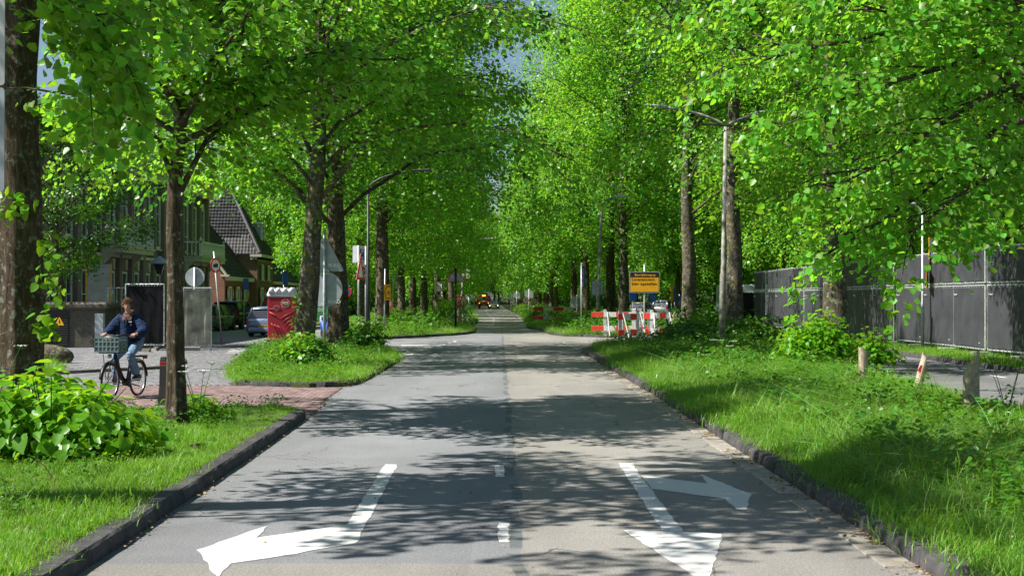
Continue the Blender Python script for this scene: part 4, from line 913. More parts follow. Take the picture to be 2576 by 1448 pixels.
# long brick terrace facing the side street (its front faces +x)
T = empty('brick_terrace', (-20, 56, 0)); tag(T, 'long purple-brown brick terrace with white balconies and tall windows on the left', 'building')
m = MB(); m.box((-6.3, 19, 4.7), (12, 38, 9.4)); m.build('wall', M['brick_purple'], T)
PM = MB(); PM.box((0, 0, 4.6), (.36, .5, 9.2)); pier = PM.mesh('pier', M['brick_purple'])
for i in range(17):
    y = .25 + i * 2.33; link('pier', pier, T, (-.13, y, 0))
for i in range(16):
    y0, y1 = .25 + i * 2.33 + .42, .25 + (i + 1) * 2.33 - .42
    window(T, y0, y1, .9, 3.3, -.2, 2, 2); window(T, y0, y1, 4.7, 7.7, -.2, 2, 3)
    m = MB(); m.plate([(-.12, 0), (.12, 0), (.2, .55), (-.2, .55)], -.1, .1); o = m.build('keystone', M['cream'], T, loc=(-.06, (y0 + y1) / 2, 3.35)); o.rotation_euler.z = PI / 2
m = MB(); m.box((.12, 19, 8.95), (.75, 38.4, .28)); m.box((.02, 19, 8.6), (.45, 38.2, .4)); m.box((.22, 19, 9.2), (.95, 38.6, .14)); m.build('cornice', M['cream'], T)
m = MB(); m.box((.0, 19, 4.05), (.1, 38, .16)); m.build('band', M['cream'], T)
m = MB(); m.add([(.4, -.2, 9.4), (.4, 38.2, 9.4), (-4, 38.2, 11.6), (-4, -.2, 11.6), (-12.4, -.2, 9.4), (-12.4, 38.2, 9.4)], [(0, 1, 2, 3), (3, 2, 5, 4), (0, 3, 4), (1, 5, 2)]); m.build('roof', M['rooftile'], T)
def balcony(y0, y1, z=4.25, dp=1.1):
    m = MB(); m.box((dp / 2, (y0 + y1) / 2, z), (dp, y1 - y0, .22)); m.box((dp / 2 + .04, (y0 + y1) / 2, z + .17), (dp + .1, y1 - y0 + .1, .1)); b = m.build('balcony', M['cream'], T)
    r = MB(); r.box((dp - .06, (y0 + y1) / 2, z + 1.08), (.12, y1 - y0, .1))
    for y in (y0 + .06, y1 - .06): r.box((dp / 2, y, z + 1.08), (dp - .13, .1, .1)); 
    for y in (y0 + .07, y1 - .07): r.box((dp - .07, y, z + .7), (.14, .14, 1.05)); r.lathe([(.03, 0), (.08, .06), (.05, .14), (.01, .18)], 8, c=(dp - .07, y, z + 1.22))
    r.build('railing', M['white'], b)
    bm = MB(); bm.lathe([(.035, 0), (.055, .2), (.03, .45), (.03, .72), (.045, .8)], 6); bme = bm.mesh('baluster', M['white'], True)
    n = int((y1 - y0) / .24)
    for i in range(1, n): link('baluster', bme, b, (dp - .07, y0 + (y1 - y0) * i / n, z + .22))
    for j in range(1, 4):
        for y in (y0 + .07, y1 - .07): link('baluster', bme, b, (dp * j / 4 - .05, y, z + .22))
    for y in (y0 + .2, y1 - .2):
        k = MB(); k.plate([(0, 0), (.6, .0), (.05, -.6), (0, -.6)], -.08, .08); k.build('bracket', M['cream'], b, loc=(.02, y, z - .1))
balcony(13.2, 19.0); balcony(30.5, 37.6)
# tiled brick cottage group, front faces +x
H = empty('brick_cottages', (-20.3, 100.4, 0)); tag(H, 'old brick cottages with steep dark tiled roofs and red-white diagonal shutters', 'building')
ew = MB(); e = 3.4
ew.add([(0, 0, 0), (-9, 0, 0), (-9, 0, e), (-4.5, 0, e + 6.0), (0, 0, e), (0, 9.6, 0), (0, 9.6, e), (-9, 9.6, 0), (-9, 9.6, e)], [(0, 4, 3, 2, 1), (0, 5, 6, 4), (1, 2, 8, 7)])
w1 = ew.build('wall', M['brick_red'], H); tag(w1, 'red brick gable end with white coping')
m = MB()
for p, q in (((.12, e + .15), (-4.5, e + 6.25)), ((-4.5, e + 6.25), (-9.1, e + .15))):
    a = Vector((p[0], 0, p[1])); b_ = Vector((q[0], 0, q[1])); d = b_ - a; m.box((a + b_) / 2 + Vector((0, 0, .02)), (d.length, .34, .16), rot=Matrix.Rotation(-math.atan2(d.z, d.x), 3, 'Y'))
m.box((.05, 0, e + .1), (.6, .4, .14)); m.build('coping', M['cream'], H)
mid = MB(); mid.box((-4.0, 13.2, 2.6), (9.2, 7.2, 5.2)); mid.build('wall', M['brick_brown'], H)
lo = MB(); lo.box((-4.6, 25.5, 1.65), (9, 17.4, 3.3)); lo.build('wall', M['brick_brown'], H)
def tiled(parent, P00, P10, P11, P01, tw=.25, th=.32, mat='rooftile', limit=60, name='roof'):
    """roof plane with overlapping tiles: P00-P10 is the eave, P01-P11 the upper edge"""
    P00, P10, P11, P01 = map(Vector, (P00, P10, P11, P01)); u = (P10 - P00); up = ((P01 + P11) / 2 - (P00 + P10) / 2); nrm = u.cross(up).normalized()
    if nrm.z < 0: nrm = -nrm
    un = u.normalized(); upn = (up - un * up.dot(un)).normalized(); Hh = up.dot(upn)
    b = MB(); b.add([P00, P10, P11, P01], [(0, 1, 2, 3)]); base = b.build(name, M[mat], parent)
    m = MB(); l = th * 1.22
    m.add([(-tw * .52, 0, .0), (-tw * .52, 0, .05), (-tw * .2, 0, .085), (tw * .15, 0, .05), (tw * .5, 0, .045), (tw * .5, 0, 0), (-tw * .52, l, .012), (-tw * .2, l, .04), (tw * .15, l, .012), (tw * .5, l, .01)],
          [(0, 5, 4, 3, 2, 1), (1, 2, 7, 6), (2, 3, 8, 7), (3, 4, 9, 8)])
    me = m.mesh('tile', M[mat]); R3 = Matrix((un, upn, nrm)).transposed().to_4x4(); out = []
    rows = int(Hh / th)
    for j in range(rows):
        t = j * th / Hh; a = P00.lerp(P01, t); c = P10.lerp(P11, t); n = int((c - a).length / tw)
        for i in range(n):
            p = a + un * ((i + .5) * tw) + nrm * (.012 + random.uniform(0, .012)); out.append(Matrix.Translation(p) @ R3 @ Matrix.Rotation(random.uniform(-.02, .02), 4, 'Z'))
    pieces(base, 'tile', [me], out, limit, mass='tile_field'); return base
tiled(H, (.25, .15, e), (.25, 9.6, e), (-4.5, 9.6, e + 6.0), (-4.5, .15, e + 6.0), limit=100)
tiled(H, (-9.2, 9.6, e), (-9.2, .15, e), (-4.5, .15, e + 6.0), (-4.5, 9.6, e + 6.0), limit=10, tw=.5, th=.6)
ap = (-2.3, 13.2)
tiled(H, (-7.2, 9.4, 5.3), (.8, 9.4, 5.3), (ap[0] + .1, ap[1] - .1, 10.6), (ap[0] - .1, ap[1] - .1, 10.6), limit=100)        # faces the camera, sunlit
tiled(H, (.8, 9.4, 5.3), (.8, 17.0, 5.3), (ap[0] + .1, ap[1] + .1, 10.6), (ap[0] + .1, ap[1] - .1, 10.6), limit=50)
tiled(H, (.3, 17.0, 3.35), (.3, 34.2, 3.35), (-4.6, 34.2, 6.9), (-4.6, 17.0, 6.9), limit=50)
m = MB(); m.tube([(.85, 9.35, 5.4), (ap[0] + .1, ap[1] - .1, 10.75)], .13, 8); m.build('ridge', M['rooftile'], H)
m = MB(); m.box((.55, 13.2, 5.2), (.9, 8.0, .2)); m.box((.35, 13.2, 5.0), (.5, 7.6, .2)); m.build('cornice', M['cream'], H)
for y in np.arange(10.2, 16.8, .8):
    m = MB(); m.box((.5, y, 4.85), (.3, .12, .22)); m.build('bracket', M['cream'], H)
m = MB(); m.box((.18, 4.9, e - .1), (.4, 9.6, .28)); m.build('gutter', M['cream'], H); m = MB(); m.box((.2, 25.6, 3.2), (.4, 17.2, .2)); m.build('gutter', M['cream'], H)
def shutter(parent, y, z0, z1, x=.06, w=.5):
    m = MB(); m.box((x, y, (z0 + z1) / 2), (.05, w, z1 - z0)); s = m.build('shutter', M['blackplastic'], parent)
    zc = z0
    for k in range(2):
        za, zb = z0 + (z1 - z0) * (k * .5 + .04), z0 + (z1 - z0) * (k * .5 + .46); zm = (za + zb) / 2; yl, yr = y - w * .38, y + w * .38
        a = MB(); a.add([(x + .03, yl, za), (x + .03, yr, za), (x + .03, yr, zb), (x + .03, yl, zb)], [(0, 1, 2, 3)]); a.build('panel', M['signwhite'], s)
        a = MB(); a.add([(x + .034, yl, za), (x + .034, yr, za), (x + .034, y, zm), (x + .034, yl, zb), (x + .034, yr, zb)], [(0, 1, 2), (2, 4, 3)]); a.build('hourglass', M['boardred'], s)
for y in (1.6, 4.6, 7.6):
    window(H, y - .6, y + .6, .7, 2.75, .05, 2, 2); shutter(H, y - .95, .7, 2.75, .1); shutter(H, y + .95, .7, 2.75, .1)
for y in (11.2, 15.0):
    window(H, y - .6, y + .6, .7, 2.75, .65, 2, 2); shutter(H, y - .95, .7, 2.75, .72); shutter(H, y + .95, .7, 2.75, .72)
for y in (11.6, 14.4):
    window(H, y - .38, y + .38, 3.35, 4.55, .65, 2, 2)
    m = MB(); m.box((.64, y - .75, 3.95), (.06, .5, 1.1)); m.build('shutter', M['blackplastic'], H)
m = MB(); m.box((-.6, 14.6, 7.0), (1.4, 1.5, 1.7)); d = m.build('dormer', M['signback'], H); window(H, 13.95, 15.25, 6.3, 7.8, .14, 2, 3)
m = MB(); m.box((-.9, 14.6, 7.93), (2.4, 1.8, .14)); m.build('cornice', M['white'], d)
for x, y, z in ((-2.2, 18.2, 6.8), (-2.4, .9, 7.5)):
    m = MB(); m.box((x, y, z), (.8, .9, 2.0)); c = m.build('chimney', M['brick_red'], H); m = MB(); m.box((x, y, z + 1.04), (.95, 1.05, .1)); m.lathe([(.14, 1.08), (.12, 1.4)], 10, c=(x, y, z)); m.build('chimney_cap', M['block'], c)
# concrete transformer kiosk
K = empty('transformer_kiosk', (-16.3, 52.9, .1)); tag(K, 'low washed-concrete kiosk with a louvred black door and a warning triangle', 'kiosk')
m = MB(); m.box((0, 0, .7), (3.0, 2.2, 1.4), bev=.02); m.build('wall', M['concrete'], K); m = MB(); m.box((0, 0, 1.53), (3.3, 2.5, .26), bev=.08); m.build('roof', M['concrete'], K)
m = MB(); m.box((-.22, -1.115, .68), (.78, .04, 1.3)); d = m.build('door', M['blackplastic'], K)
for i in range(14):
    m = MB(); m.box((-.22, -1.145, .12 + i * .088), (.72, .03, .05), rot=Matrix.Rotation(.5, 3, 'X')); m.build('slat', M['blackplastic'], d)
m = MB(); m.plate([(-.17, 0), (.17, 0), (0, .32)], -1.172, -1.165); m.build('warning_sign', M['signyellow'], K, loc=(-.16, 0, .82)); m = MB(); m.plate([(-.03, .08), (.03, .08), (0, .24)], -1.176, -1.172); m.build('warning_sign', M['black'], K, loc=(-.16, 0, .82))
m = MB(); m.box((1.35, -1.3, .7), (.3, .25, 1.1)); o = m.build('cabinet', M['signback'], loc=(-16.3, 52.9, .1)); tag(o, 'slim green-grey metal cabinet against the right end of the concrete kiosk', 'cabinet')
# ------------------------------------------------------------------ lamp posts
def lamp(loc, h, arms, label, mat='lamp_metal', r=.09, group=None, kink=.55):
    root = empty('street_lamp', loc); tag(root, label, 'street lamp', group); m = MB()
    m.tube([(0, 0, -.1), (0, 0, h * .32), (0, 0, h * .33), (0, 0, h - .5)], [r, r * .92, r * .7, r * .52], 12); m.build('pole', M[mat], root, True)
    for az, reach, rise, curve in arms:
        d = Vector((math.cos(az), math.sin(az), 0)); p = []
        for i in range(9):
            t = i / 8; a = t * PI / 2; k = curve
            p.append(Vector((0, 0, h - .5)) + d * (reach * (1 - k) * t + reach * k * (1 - math.cos(a))) + Vector((0, 0, rise * (k * math.sin(a) + (1 - k) * t))))
        m = MB(); m.tube(p, r * .42, 8); a = m.build('arm', M[mat], root, True)
        m = MB(); e = p[-1]; dd = (p[-1] - p[-2]).normalized(); rot = Matrix.Rotation(az, 3, 'Z') @ Matrix.Rotation(-math.asin(max(-1, min(1, dd.z))) * .4, 3, 'Y')
        m.box(e + dd * .36, (.78, .24, .10), rot=rot, bev=.045); m.build('lamp_head', M['darkpost' if mat == 'darkpost' else 'signback'], a)
    return root
b = G(926, 858.6); h = at(940, 445, b.y).z
lamp(b, h, [(-.05, (1045 - 930) / F * b.y, .75, .75)], 'dark street lamp with a long curved arm over the side street mouth on the left', 'darkpost', r=.095)
b = G(1816, 884, .1); h = at(1828, 325, b.y).z
lamp(b, h + .5, [(.12, 1.0, .42, .25), (3.05, 2.0, .62, .5)], 'tall slightly mossy lamp post with two arms, in front of the massive dark trunk', r=.12).rotation_euler = (0, math.radians(1.0), 0)
b = G(1502, 830, .1); h = at(1517, 500, b.y).z
lamp(b, h, [(0, .75, .5, .7)], 'single-armed lamp post carrying a blue-edged grey sign back, left of the yellow text board', r=.12).rotation_euler = (0, math.radians(2.0), 0)
lamp((at(1162, 760, 131).x, 131, .1), 6.9, [(0, 2.0, .9, .7)], 'pale curved lamp post beyond the grey triangular sign back', r=.15).rotation_euler = (0, .02, 0)
lamp((at(1146, 760, 155).x, 155, .1), 5.9, [(0, 1.9, .8, .8)], 'thin brown curved lamp post behind the pale one on the left verge', 'darkpost', r=.1)
b = G(2321, 879.5, .1)
lamp(b, 5.2, [(PI * .95, .28, .35, .8)], 'slim grey lamp post standing before the black fence, with a yellow sign on it', 'galv', r=.06)
# globe lantern in front of the terrace
r = empty('street_lantern', (-17.6, 71, 0)); tag(r, 'old lantern with a flat conical cap in front of the brick terrace', 'lantern')
m = MB(); m.lathe([(.09, 0), (.06, .3), (.045, 3.1)], 10); m.build('pole', M['galv'], r); m = MB(); m.lathe([(.1, 3.1), (.26, 3.5), (.3, 3.62)], 12); m.build('glass', M['glass'], r); m = MB(); m.lathe([(.55, 3.62), (.5, 3.7), (.12, 3.95), (.02, 4.02)], 16); m.build('cap', M['signback'], r)

# ------------------------------------------------------------------ signs
def pole_sign(loc, h, label, r=.028, mat='galv', rz=0, lean=0, name='road_sign', group=None, z0=-.1):
    root = empty(name, loc, rz); tag(root, label, 'road sign', group); m = MB(); m.tube([(0, 0, z0), (lean * h, 0, h)], r, 10); m.build('pole', M[mat], root, True); return root
def plate(root, name, outline, y=-.035, th=.012, mat='signback', loc=(0, 0, 0), rz=0, parent=None):
    m = MB(); m.plate(outline, y, y + th); o = m.build(name, M[mat], parent or root, loc=loc); o.rotation_euler = (0, 0, rz); return o
def face(parent, name, outline, mat, y=-.004):
    m = MB(); m.add([(x, y, z) for x, z in outline], [tuple(range(len(outline)))]); return m.build(name, M[mat], parent)
b = G(816, 908, .1); d = b.y; S_ = d / F; zt = at(816, 594, d).z - .1; zb = at(816, 682, d).z - .1; hw = 48 * S_
s = pole_sign(b, at(0, 578, d).z - .1, 'thick grey pole with the backs of a triangular and a round sign lettered BUKO', r=.04)
tri = plate(s, 'triangle_back', [(-hw, .03), (-hw + .04, 0), (hw - .04, 0), (hw, .03), (.03, zt - zb), (-.03, zt - zb)], y=.045, loc=(0, 0, zb))
text('BUKO', .13, M['signwhite'], tri, (hw * .52, .043, .17), bold=.004)
rc = 45 * S_; cz = at(0, 727.5, d).z - .1; ci = plate(s, 'disc_back', disc(rc, 40), y=.045, loc=(0, 0, cz)); text('BUKO', .13, M['signwhite'], ci, (.28, .043, -rc * .70), bold=.004)
for z in (zb + .04, cz + rc - .07, cz - rc + .05, zt - .12):
    m = MB(); m.box((0, .02, z), (.26, .055, .045)); m.build('clamp', M['galv'], s)
# yellow board with lettering
d = 66.; S_ = d / F; x = (1621 - CX) * S_; w, h = 76 * S_, 53 * S_; zc = at(0, 709.5, d).z
s = pole_sign((x, d, .0), at(0, 665, d).z, 'yellow text board reading Bevrijdingspop Leveranciers hier opstellen', r=.035)
p = plate(s, 'board', rrect(w, h, .05), y=-.05, loc=(0, 0, zc), rz=math.radians(2)); face(p, 'border', rrect(w * .955, h * .93, .04), 'black', -.0525); face(p, 'field', rrect(w * .935, h * .90, .035), 'signyellow', -.055)
face(p, 'header', rrect(w * .95, h * .23, .03, 0, h * .345), 'black', -.058)
text('Bevrijdingspop', h * .155, M['signyellow'], p, (w * .02, -.06, h * .34), bold=.003, space=1.08); text('Leveranciers', h * .19, M['black'], p, (-w * .43, -.058, h * .13), align='LEFT', bold=.002, space=1.12)
text('hier opstellen', h * .19, M['black'], p, (-w * .43, -.058, -h * .075), align='LEFT', bold=.002, space=1.12)
# yellow bicycle detour sign
b = G(966.5, 845.5, .1); d = b.y; zc = at(0, 735, d).z - .1
s = pole_sign(b, at(0, 676, d).z - .1, 'yellow detour sign with a black bicycle and left arrow on a slim pole', r=.03, lean=.012)
def detour(s, zc, rz, w=.58, h=.74):
    p = plate(s, 'board', rrect(w, h, .03), y=-.06, loc=(.1 if rz > 0 else .06, 0, zc), rz=rz, mat='signyellow')
    for i, (a, b2) in enumerate((((-w * .42, 0), (-w * .18, h * .38)), ((-w * .18, h * .38), (w * .42, h * .38)), ((-w * .42, 0), (-w * .18, -h * .38)), ((-w * .18, -h * .38), (w * .42, -h * .38)))):
        a = Vector((a[0], 0, a[1])); c = Vector((b2[0], 0, b2[1])); dd = c - a; m = MB(); m.box((a + c) / 2 + Vector((0, -.063, 0)), (dd.length, .004, .05), rot=Matrix.Rotation(-math.atan2(dd.z, dd.x), 3, 'Y')); m.build('arrow_stroke', M['black'], p)
    m = MB(); y = -.063
    for cx_ in (-.02, .17):
        pr = [Vector((cx_ + .08 * math.cos(t), y, -.06 + .08 * math.sin(t))) for t in np.linspace(0, 2 * PI, 17)]; m.tube(pr, .008, 4)
    for a, c in (((-.02, -.06), (.05, .05)), ((.05, .05), (.14, .05)), ((.14, .08), (.17, -.06)), ((.05, .05), (.07, -.06)), ((.07, -.06), (.14, .05)), ((.03, .08), (.07, .08))): m.tube([(a[0], y, a[1]), (c[0], y, c[1])], .008, 4)
    m.build('bicycle_symbol', M['black'], p)
detour(s, zc, math.radians(62))
b = G(2321, 879.5, .1); d = b.y; s = pole_sign((b.x - .02, b.y - .09, .1), at(0, 640, d).z, 'narrow yellow detour sign with a black bicycle on the slim post by the black fence', r=.02); detour(s, at(0, 699, d).z - .1, math.radians(68), w=.62, h=.72)
m = MB(); m.plate(rrect(.75, 1.0, .05), -.02, .0); p = m.build('sign_panel', M['signyellow'], s, loc=(.4, .4, at(0, 640, d).z)); p.rotation_euler.z = 1.1
face(p, 'field', rrect(.66, .9, .04), 'signwhite', -.024)
# grey triangle back with red rim
b = G(1146, 828.5, .1); d = b.y; hw = 26 * d / F; z0, z1 = at(0, 709, d).z - .1, at(0, 676, d).z - .1
s = pole_sign(b, z1 + .05, 'red-rimmed triangular sign back on a dark pole at the left verge tip', r=.06, mat='darkpost'); p = plate(s, 'rim', [(-hw, 0), (hw, 0), (.02, z1 - z0), (-.02, z1 - z0)], y=.065, mat='signred', loc=(0, 0, z0)); face(p, 'back', [(-hw * .86, .05), (hw * .86, .05), (0, (z1 - z0) * .92)], 'signback', .0645)
# leaning pole with a grey panel and red-rimmed triangle, farther
q0 = c3(1203, 940); b = G(*q0, .1); b = Vector(((q0[0] - CX) / F * 112, 112, .1)); d = 112; hw = 47 / 2.897 / 1.4907 * d / F; zz = lambda cy: at(0, c3(0, cy)[1], d).z - .1
s = pole_sign(b, zz(600), 'leaning pole with a bleached square panel above a red-rimmed triangle, behind the thin trunk', r=.045, lean=-.07); p = plate(s, 'panel', rrect(.9, zz(600) - zz(700), .04), y=.05, mat='signwhite', loc=(-.38, 0, (zz(600) + zz(700)) / 2)); p.rotation_euler.y = -.08
p = plate(s, 'triangle_back', [(-hw, 0), (hw, 0), (0, zz(708) - zz(790))], y=.05, mat='signred', loc=(-.25, 0, zz(790))); face(p, 'back', [(-hw * .85, .05), (hw * .85, .05), (0, (zz(708) - zz(790)) * .9)], 'signback', .0495)
# two round red-rimmed signs on trestle legs
for cx, lab in ((1358, 'left one of two red-rimmed round signs on wooden trestles, seen nearly edge-on'), (1411, 'right one of two red-rimmed round signs on wooden trestles, seen nearly edge-on')):
    d = 100.; q = c3(cx, 808); s = empty('trestle_sign', ((q[0] - CX) / F * d, d, .1), math.radians(64)); tag(s, lab, 'road sign'); zc = at(0, q[1], d).z - .1
    p = plate(s, 'disc', disc(.44, 28), y=-.02, th=.03, mat='signred', loc=(0, 0, zc)); face(p, 'field', disc(.34, 28), 'signwhite', -.024)
    for sx in (-1, 1):
        m = MB(); m.tube([(sx * .1, 0, zc - .3), (sx * .14, -.85 * sx, 0)], .035, 6); m.build('leg', M['boardwhite'], s)
    m = MB(); m.box((0, 0, zc * .5), (.16, .12, zc)); m.build('post', M['wood'], s)
# parking route sign pair
b = G(902, 838, .1); d = b.y; s = pole_sign(b, at(0, c3(0, 205)[1], d).z - .1, 'pole with a parking sign above a round grey symbol, left of the dark lamp post', r=.05); u = d / 5333 / 2.897 * 1.0
zc = lambda cy: at(0, c3(0, cy)[1], d).z - .1
for (a, c, off) in ((205, 385, .12), (392, 568, .14)):
    hh = zc(a) - zc(c); p = plate(s, 'box', rrect(.62, hh, .03), y=-.09, th=.08, mat='signwhite', loc=(off, 0, (zc(a) + zc(c)) / 2), rz=math.radians(58))
    if off == .12:
        face(p, 'field', rrect(.4, hh * .66, .02, 0, -.03), 'signblue', -.093); text('P', hh * .42, M['signwhite'], p, (0, -.096, hh * .12), bold=.01); text('<', hh * .25, M['signwhite'], p, (0, -.096, -hh * .24), bold=.01)
    else:
        face(p, 'ring', disc(.22, 20), 'black', -.093); face(p, 'field', disc(.14, 20), 'signback', -.096)
p = plate(s, 'box_back', rrect(.5, zc(205) - zc(388), .03), y=.0, th=.08, mat='signback', loc=(-.18, .1, (zc(205) + zc(388)) / 2), rz=math.radians(-50))
# folded red-white triangle seen edge-on beside the dark lamp
q = c3(352, 1215); b = G(q[0], q[1], .0); d = b.y; s = pole_sign(b, at(0, c3(0, 212)[1], d).z, 'galvanised pole with a red-white triangular warning sign seen edge-on, touching the dark lamp post', r=.04); zc = lambda cy: at(0, c3(0, cy)[1], d).z
p = plate(s, 'triangle', [(-.75, 0), (.35, 0), (-.2, zc(290) - zc(575))], y=-.06, th=.02, mat='signred', loc=(-.22, 0, zc(575)), rz=math.radians(74)); face(p, 'field', [(-.52, .12), (.12, .12), (-.2, .8)], 'signwhite', -.064)
# second small parking sign pole, farther back
q = c3(650, 985); d = 99.; s = pole_sign(((q[0] - CX) / F * d, d, .1), 5.2, 'thin pole with a small parking panel just right of the yellow detour sign', r=.04); zc = lambda cy: at(0, c3(0, cy)[1], d).z
p = plate(s, 'panel', rrect(.5, 1.1, .03), mat='signwhite', loc=(.25, 0, zc(600)), rz=math.radians(60)); face(p, 'field', rrect(.3, .5, .02, 0, .2), 'signblue', -.04); text('P', .4, M['signwhite'], p, (0, -.045, .22))
# red information board on legs
d = 96.; q = c3(562, 848); s = empty('information_board', ((q[0] - CX) / F * d, d, .1)); tag(s, 'small orange-red board on two legs behind the yellow detour sign', 'information board')
zc = at(0, q[1], d).z - .1; p = plate(s, 'board', rrect(.98, .62, .03), mat='boardred', loc=(0, 0, zc)); face(p, 'picture', rrect(.8, .3, .02, 0, .08), 'signback', -.038)
for sx in (-.46, .46):
    m = MB(); m.box((sx, 0, (zc + .3) / 2), (.05, .05, zc + .3)); m.build('leg', M['boardred'], s)
# no parking sign and blue street name by the dark trunk
d = 72.; q = c3(140, 708); s = pole_sign(((c3(128, 0)[0] - CX) / F * d, d, 0), 3.3, 'round blue and red no-parking sign half behind the dark island trunk', r=.03); zc = lambda cy: at(0, c3(0, cy)[1], d).z
p = plate(s, 'disc', disc(.28, 24), mat='signred', loc=(.05, 0, zc(708))); face(p, 'field', disc(.2, 24), 'signblue', -.037); m = MB(); m.box((0, -.039, 0), (.44, .004, .05), rot=Matrix.Rotation(.78, 3, 'Y')); m.build('slash', M['signred'], p)
p = plate(s, 'name_plate', rrect(.75, .2, .01), mat='signblue', loc=(-.2, 0, zc(643))); text('LAAN', .15, M['signwhite'], p, (.1, -.04, 0))
# sheet signs on the pale lamp post
d = 130.5
for a, c in ((1386, 1427), (1437, 1484)):
    q = c3((a + c) / 2, 510); w = (c - a) / 2.897 / 5333 * d; hh = 100 / 2.897 / 5333 * d
    m = MB(); m.plate(rrect(w, hh, .04), -.02, .0); p = m.build('notice_panel', M['signwhite'], loc=((q[0] - CX) / F * d, d - .25, at(0, q[1], d).z)); tag(p, 'left half of the faded panel pair on the pale lamp post' if a < 1400 else 'right half of the faded panel pair on the pale lamp post', 'panel')
# no lorries sign on a leaning pole
b = G(558, 858.6); d = b.y; zc = lambda py: at(0, py, d).z; tx = (at(538, 640, d).x - b.x) / zc(634)
s = pole_sign(b, zc(632), 'red-rimmed no-lorries sign on a leaning thin pole in front of the brick gable', r=.035, lean=tx); p = plate(s, 'disc', disc(.33, 28), mat='signred', loc=(tx * zc(667), 0, zc(667)), rz=math.radians(60)); face(p, 'field', disc(.25, 28), 'signwhite', -.037)
m = MB(); m.box((.04, -.041, .0), (.22, .004, .15)); m.box((-.12, -.041, -.02), (.09, .004, .1)); 
for x_ in (-.11, .0, .1): m.plate(disc(.03, 8, x_, -.09), -.043, -.039)
m.build('lorry_symbol', M['black'], p)
# round sign back behind the sheeted fence, left
d = 51.; s = pole_sign(((489.4 - CX) / F * d, d, 0), at(0, 672, d).z, 'round weathered sign back rising just above the sheeted fence left of the parked cars', r=.035); zc = at(0, 696.6, d).z; plate(s, 'disc_back', disc(.345, 32), y=.04, loc=(0, 0, zc)); m = MB(); m.box((0, .03, zc + .3), (.2, .06, .05)); m.box((0, .03, zc - .3), (.2, .06, .05)); m.build('clamp', M['galv'], s)
# narrow blue signs by the cars
for px_, ya, yb, d, lab in ((614, 700, 728, 84, 'narrow blue sign seen edge-on above the black parked car'), (713.5, 683, 716, 84, 'narrow blue sign seen edge-on above the silver-blue parked car')):
    s = pole_sign(((px_ - CX) / F * d, d, 0), at(0, ya - 3, d).z, lab, r=.03); plate(s, 'panel', rrect(.6, at(0, ya, d).z - at(0, yb, d).z, .03), mat='signblue', loc=(.08, 0, (at(0, ya, d).z + at(0, yb, d).z) / 2), rz=math.radians(68))
# grey sign back with blue edge on the single-armed lamp
b = G(1502, 830, .1); d = b.y - .15; w, hh = 29.3 * d / F, 37 * d / F; m = MB(); m.plate(rrect(w, hh, .04), -.01, .01); p = m.build('sign_back', M['signblue'], loc=((1503.4 - CX) / F * d, d + .3, at(0, 724, d).z)); tag(p, 'grey rectangular sign back with a blue edge on the single-armed lamp post', 'road sign'); p.rotation_euler.z = .1
face(p, 'back', rrect(w * .93, hh * .94, .03), 'signback', -.014)
# poles around the right side street
q = c5(258, 1110); b = G(q[0], q[1], .1); d = b.y; s = pole_sign(b, at(0, c5(0, 272)[1], d).z - .1, 'tall thin pole with a blue-edged sign seen from the side at the right kerb corner', r=.035)
plate(s, 'panel', rrect(.55, .95, .03), mat='signblue', loc=(.12, 0, at(0, c5(0, 450)[1], d).z - .1), rz=math.radians(76))
for cx, top, dd, lab, kind in ((880, 628, 118, 'small pale blue sign on a thin pole behind the left end of the yellow board', 'b'), (1112, 640, 120, 'blue square sign on a pole behind the right end of the yellow board', 'b'), (1345, 590, 110, 'narrow yellow sign on a pole right of the parked cars', 'y'), (1382, 600, 112, 'narrow blue striped sign on a pole right of the parked cars', 'b'), (1440, 650, 108, 'round blue bicycle sign on a pole right of the parked cars', 'r')):
    q = c5(cx, top); s = pole_sign(((q[0] - CX) / F * dd, dd, 0), at(0, q[1], dd).z, lab, r=.035); z_ = at(0, q[1], dd).z - .35
    if kind == 'r':
        p = plate(s, 'disc', disc(.55, 24), mat='signblue', loc=(.05, 0, z_ - .3), rz=1.0)
        m = MB()
        for c_ in (-.18, .18): m.tube([Vector((c_ + .14 * math.cos(t), -.04, -.08 + .14 * math.sin(t))) for t in np.linspace(0, 2 * PI, 13)], .02, 4)
        m.tube([(-.18, -.04, -.08), (-.05, -.04, .15), (.12, -.04, .15), (.18, -.04, -.08)], .02, 4); m.build('bicycle_symbol', M['signwhite'], p)
    else: plate(s, 'panel', rrect(.6, .75 if kind == 'b' and cx < 1200 else 1.2, .04), mat='signblue' if kind == 'b' else 'signyellow', loc=(0, 0, z_), rz=.15 if cx < 1200 else 1.15)
d = 142.; s = pole_sign(((1322.5 - CX) / F * d, d, .1), at(0, 748, d).z, 'round red-rimmed speed sign reading 30 on the far right verge', r=.04); p = plate(s, 'disc', disc(.30, 24), mat='signred', loc=(0, 0, at(0, 755, d).z - .1)); p.scale = (1.05,) * 3; face(p, 'field', disc(.235, 24), 'signwhite', -.037); text('30', .27, M['black'], p, (0, -.04, 0), bold=.006)
d = 134.; s = pole_sign(((1342.6 - CX) / F * d, d, .1), at(0, 748, d).z, 'taller red-rimmed no-pedestrians sign beside the 30 sign', r=.04); p = plate(s, 'disc', disc(.37, 24), mat='signred', loc=(0, 0, at(0, 758, d).z - .1), rz=.6); face(p, 'field', disc(.29, 24), 'signwhite', -.037)
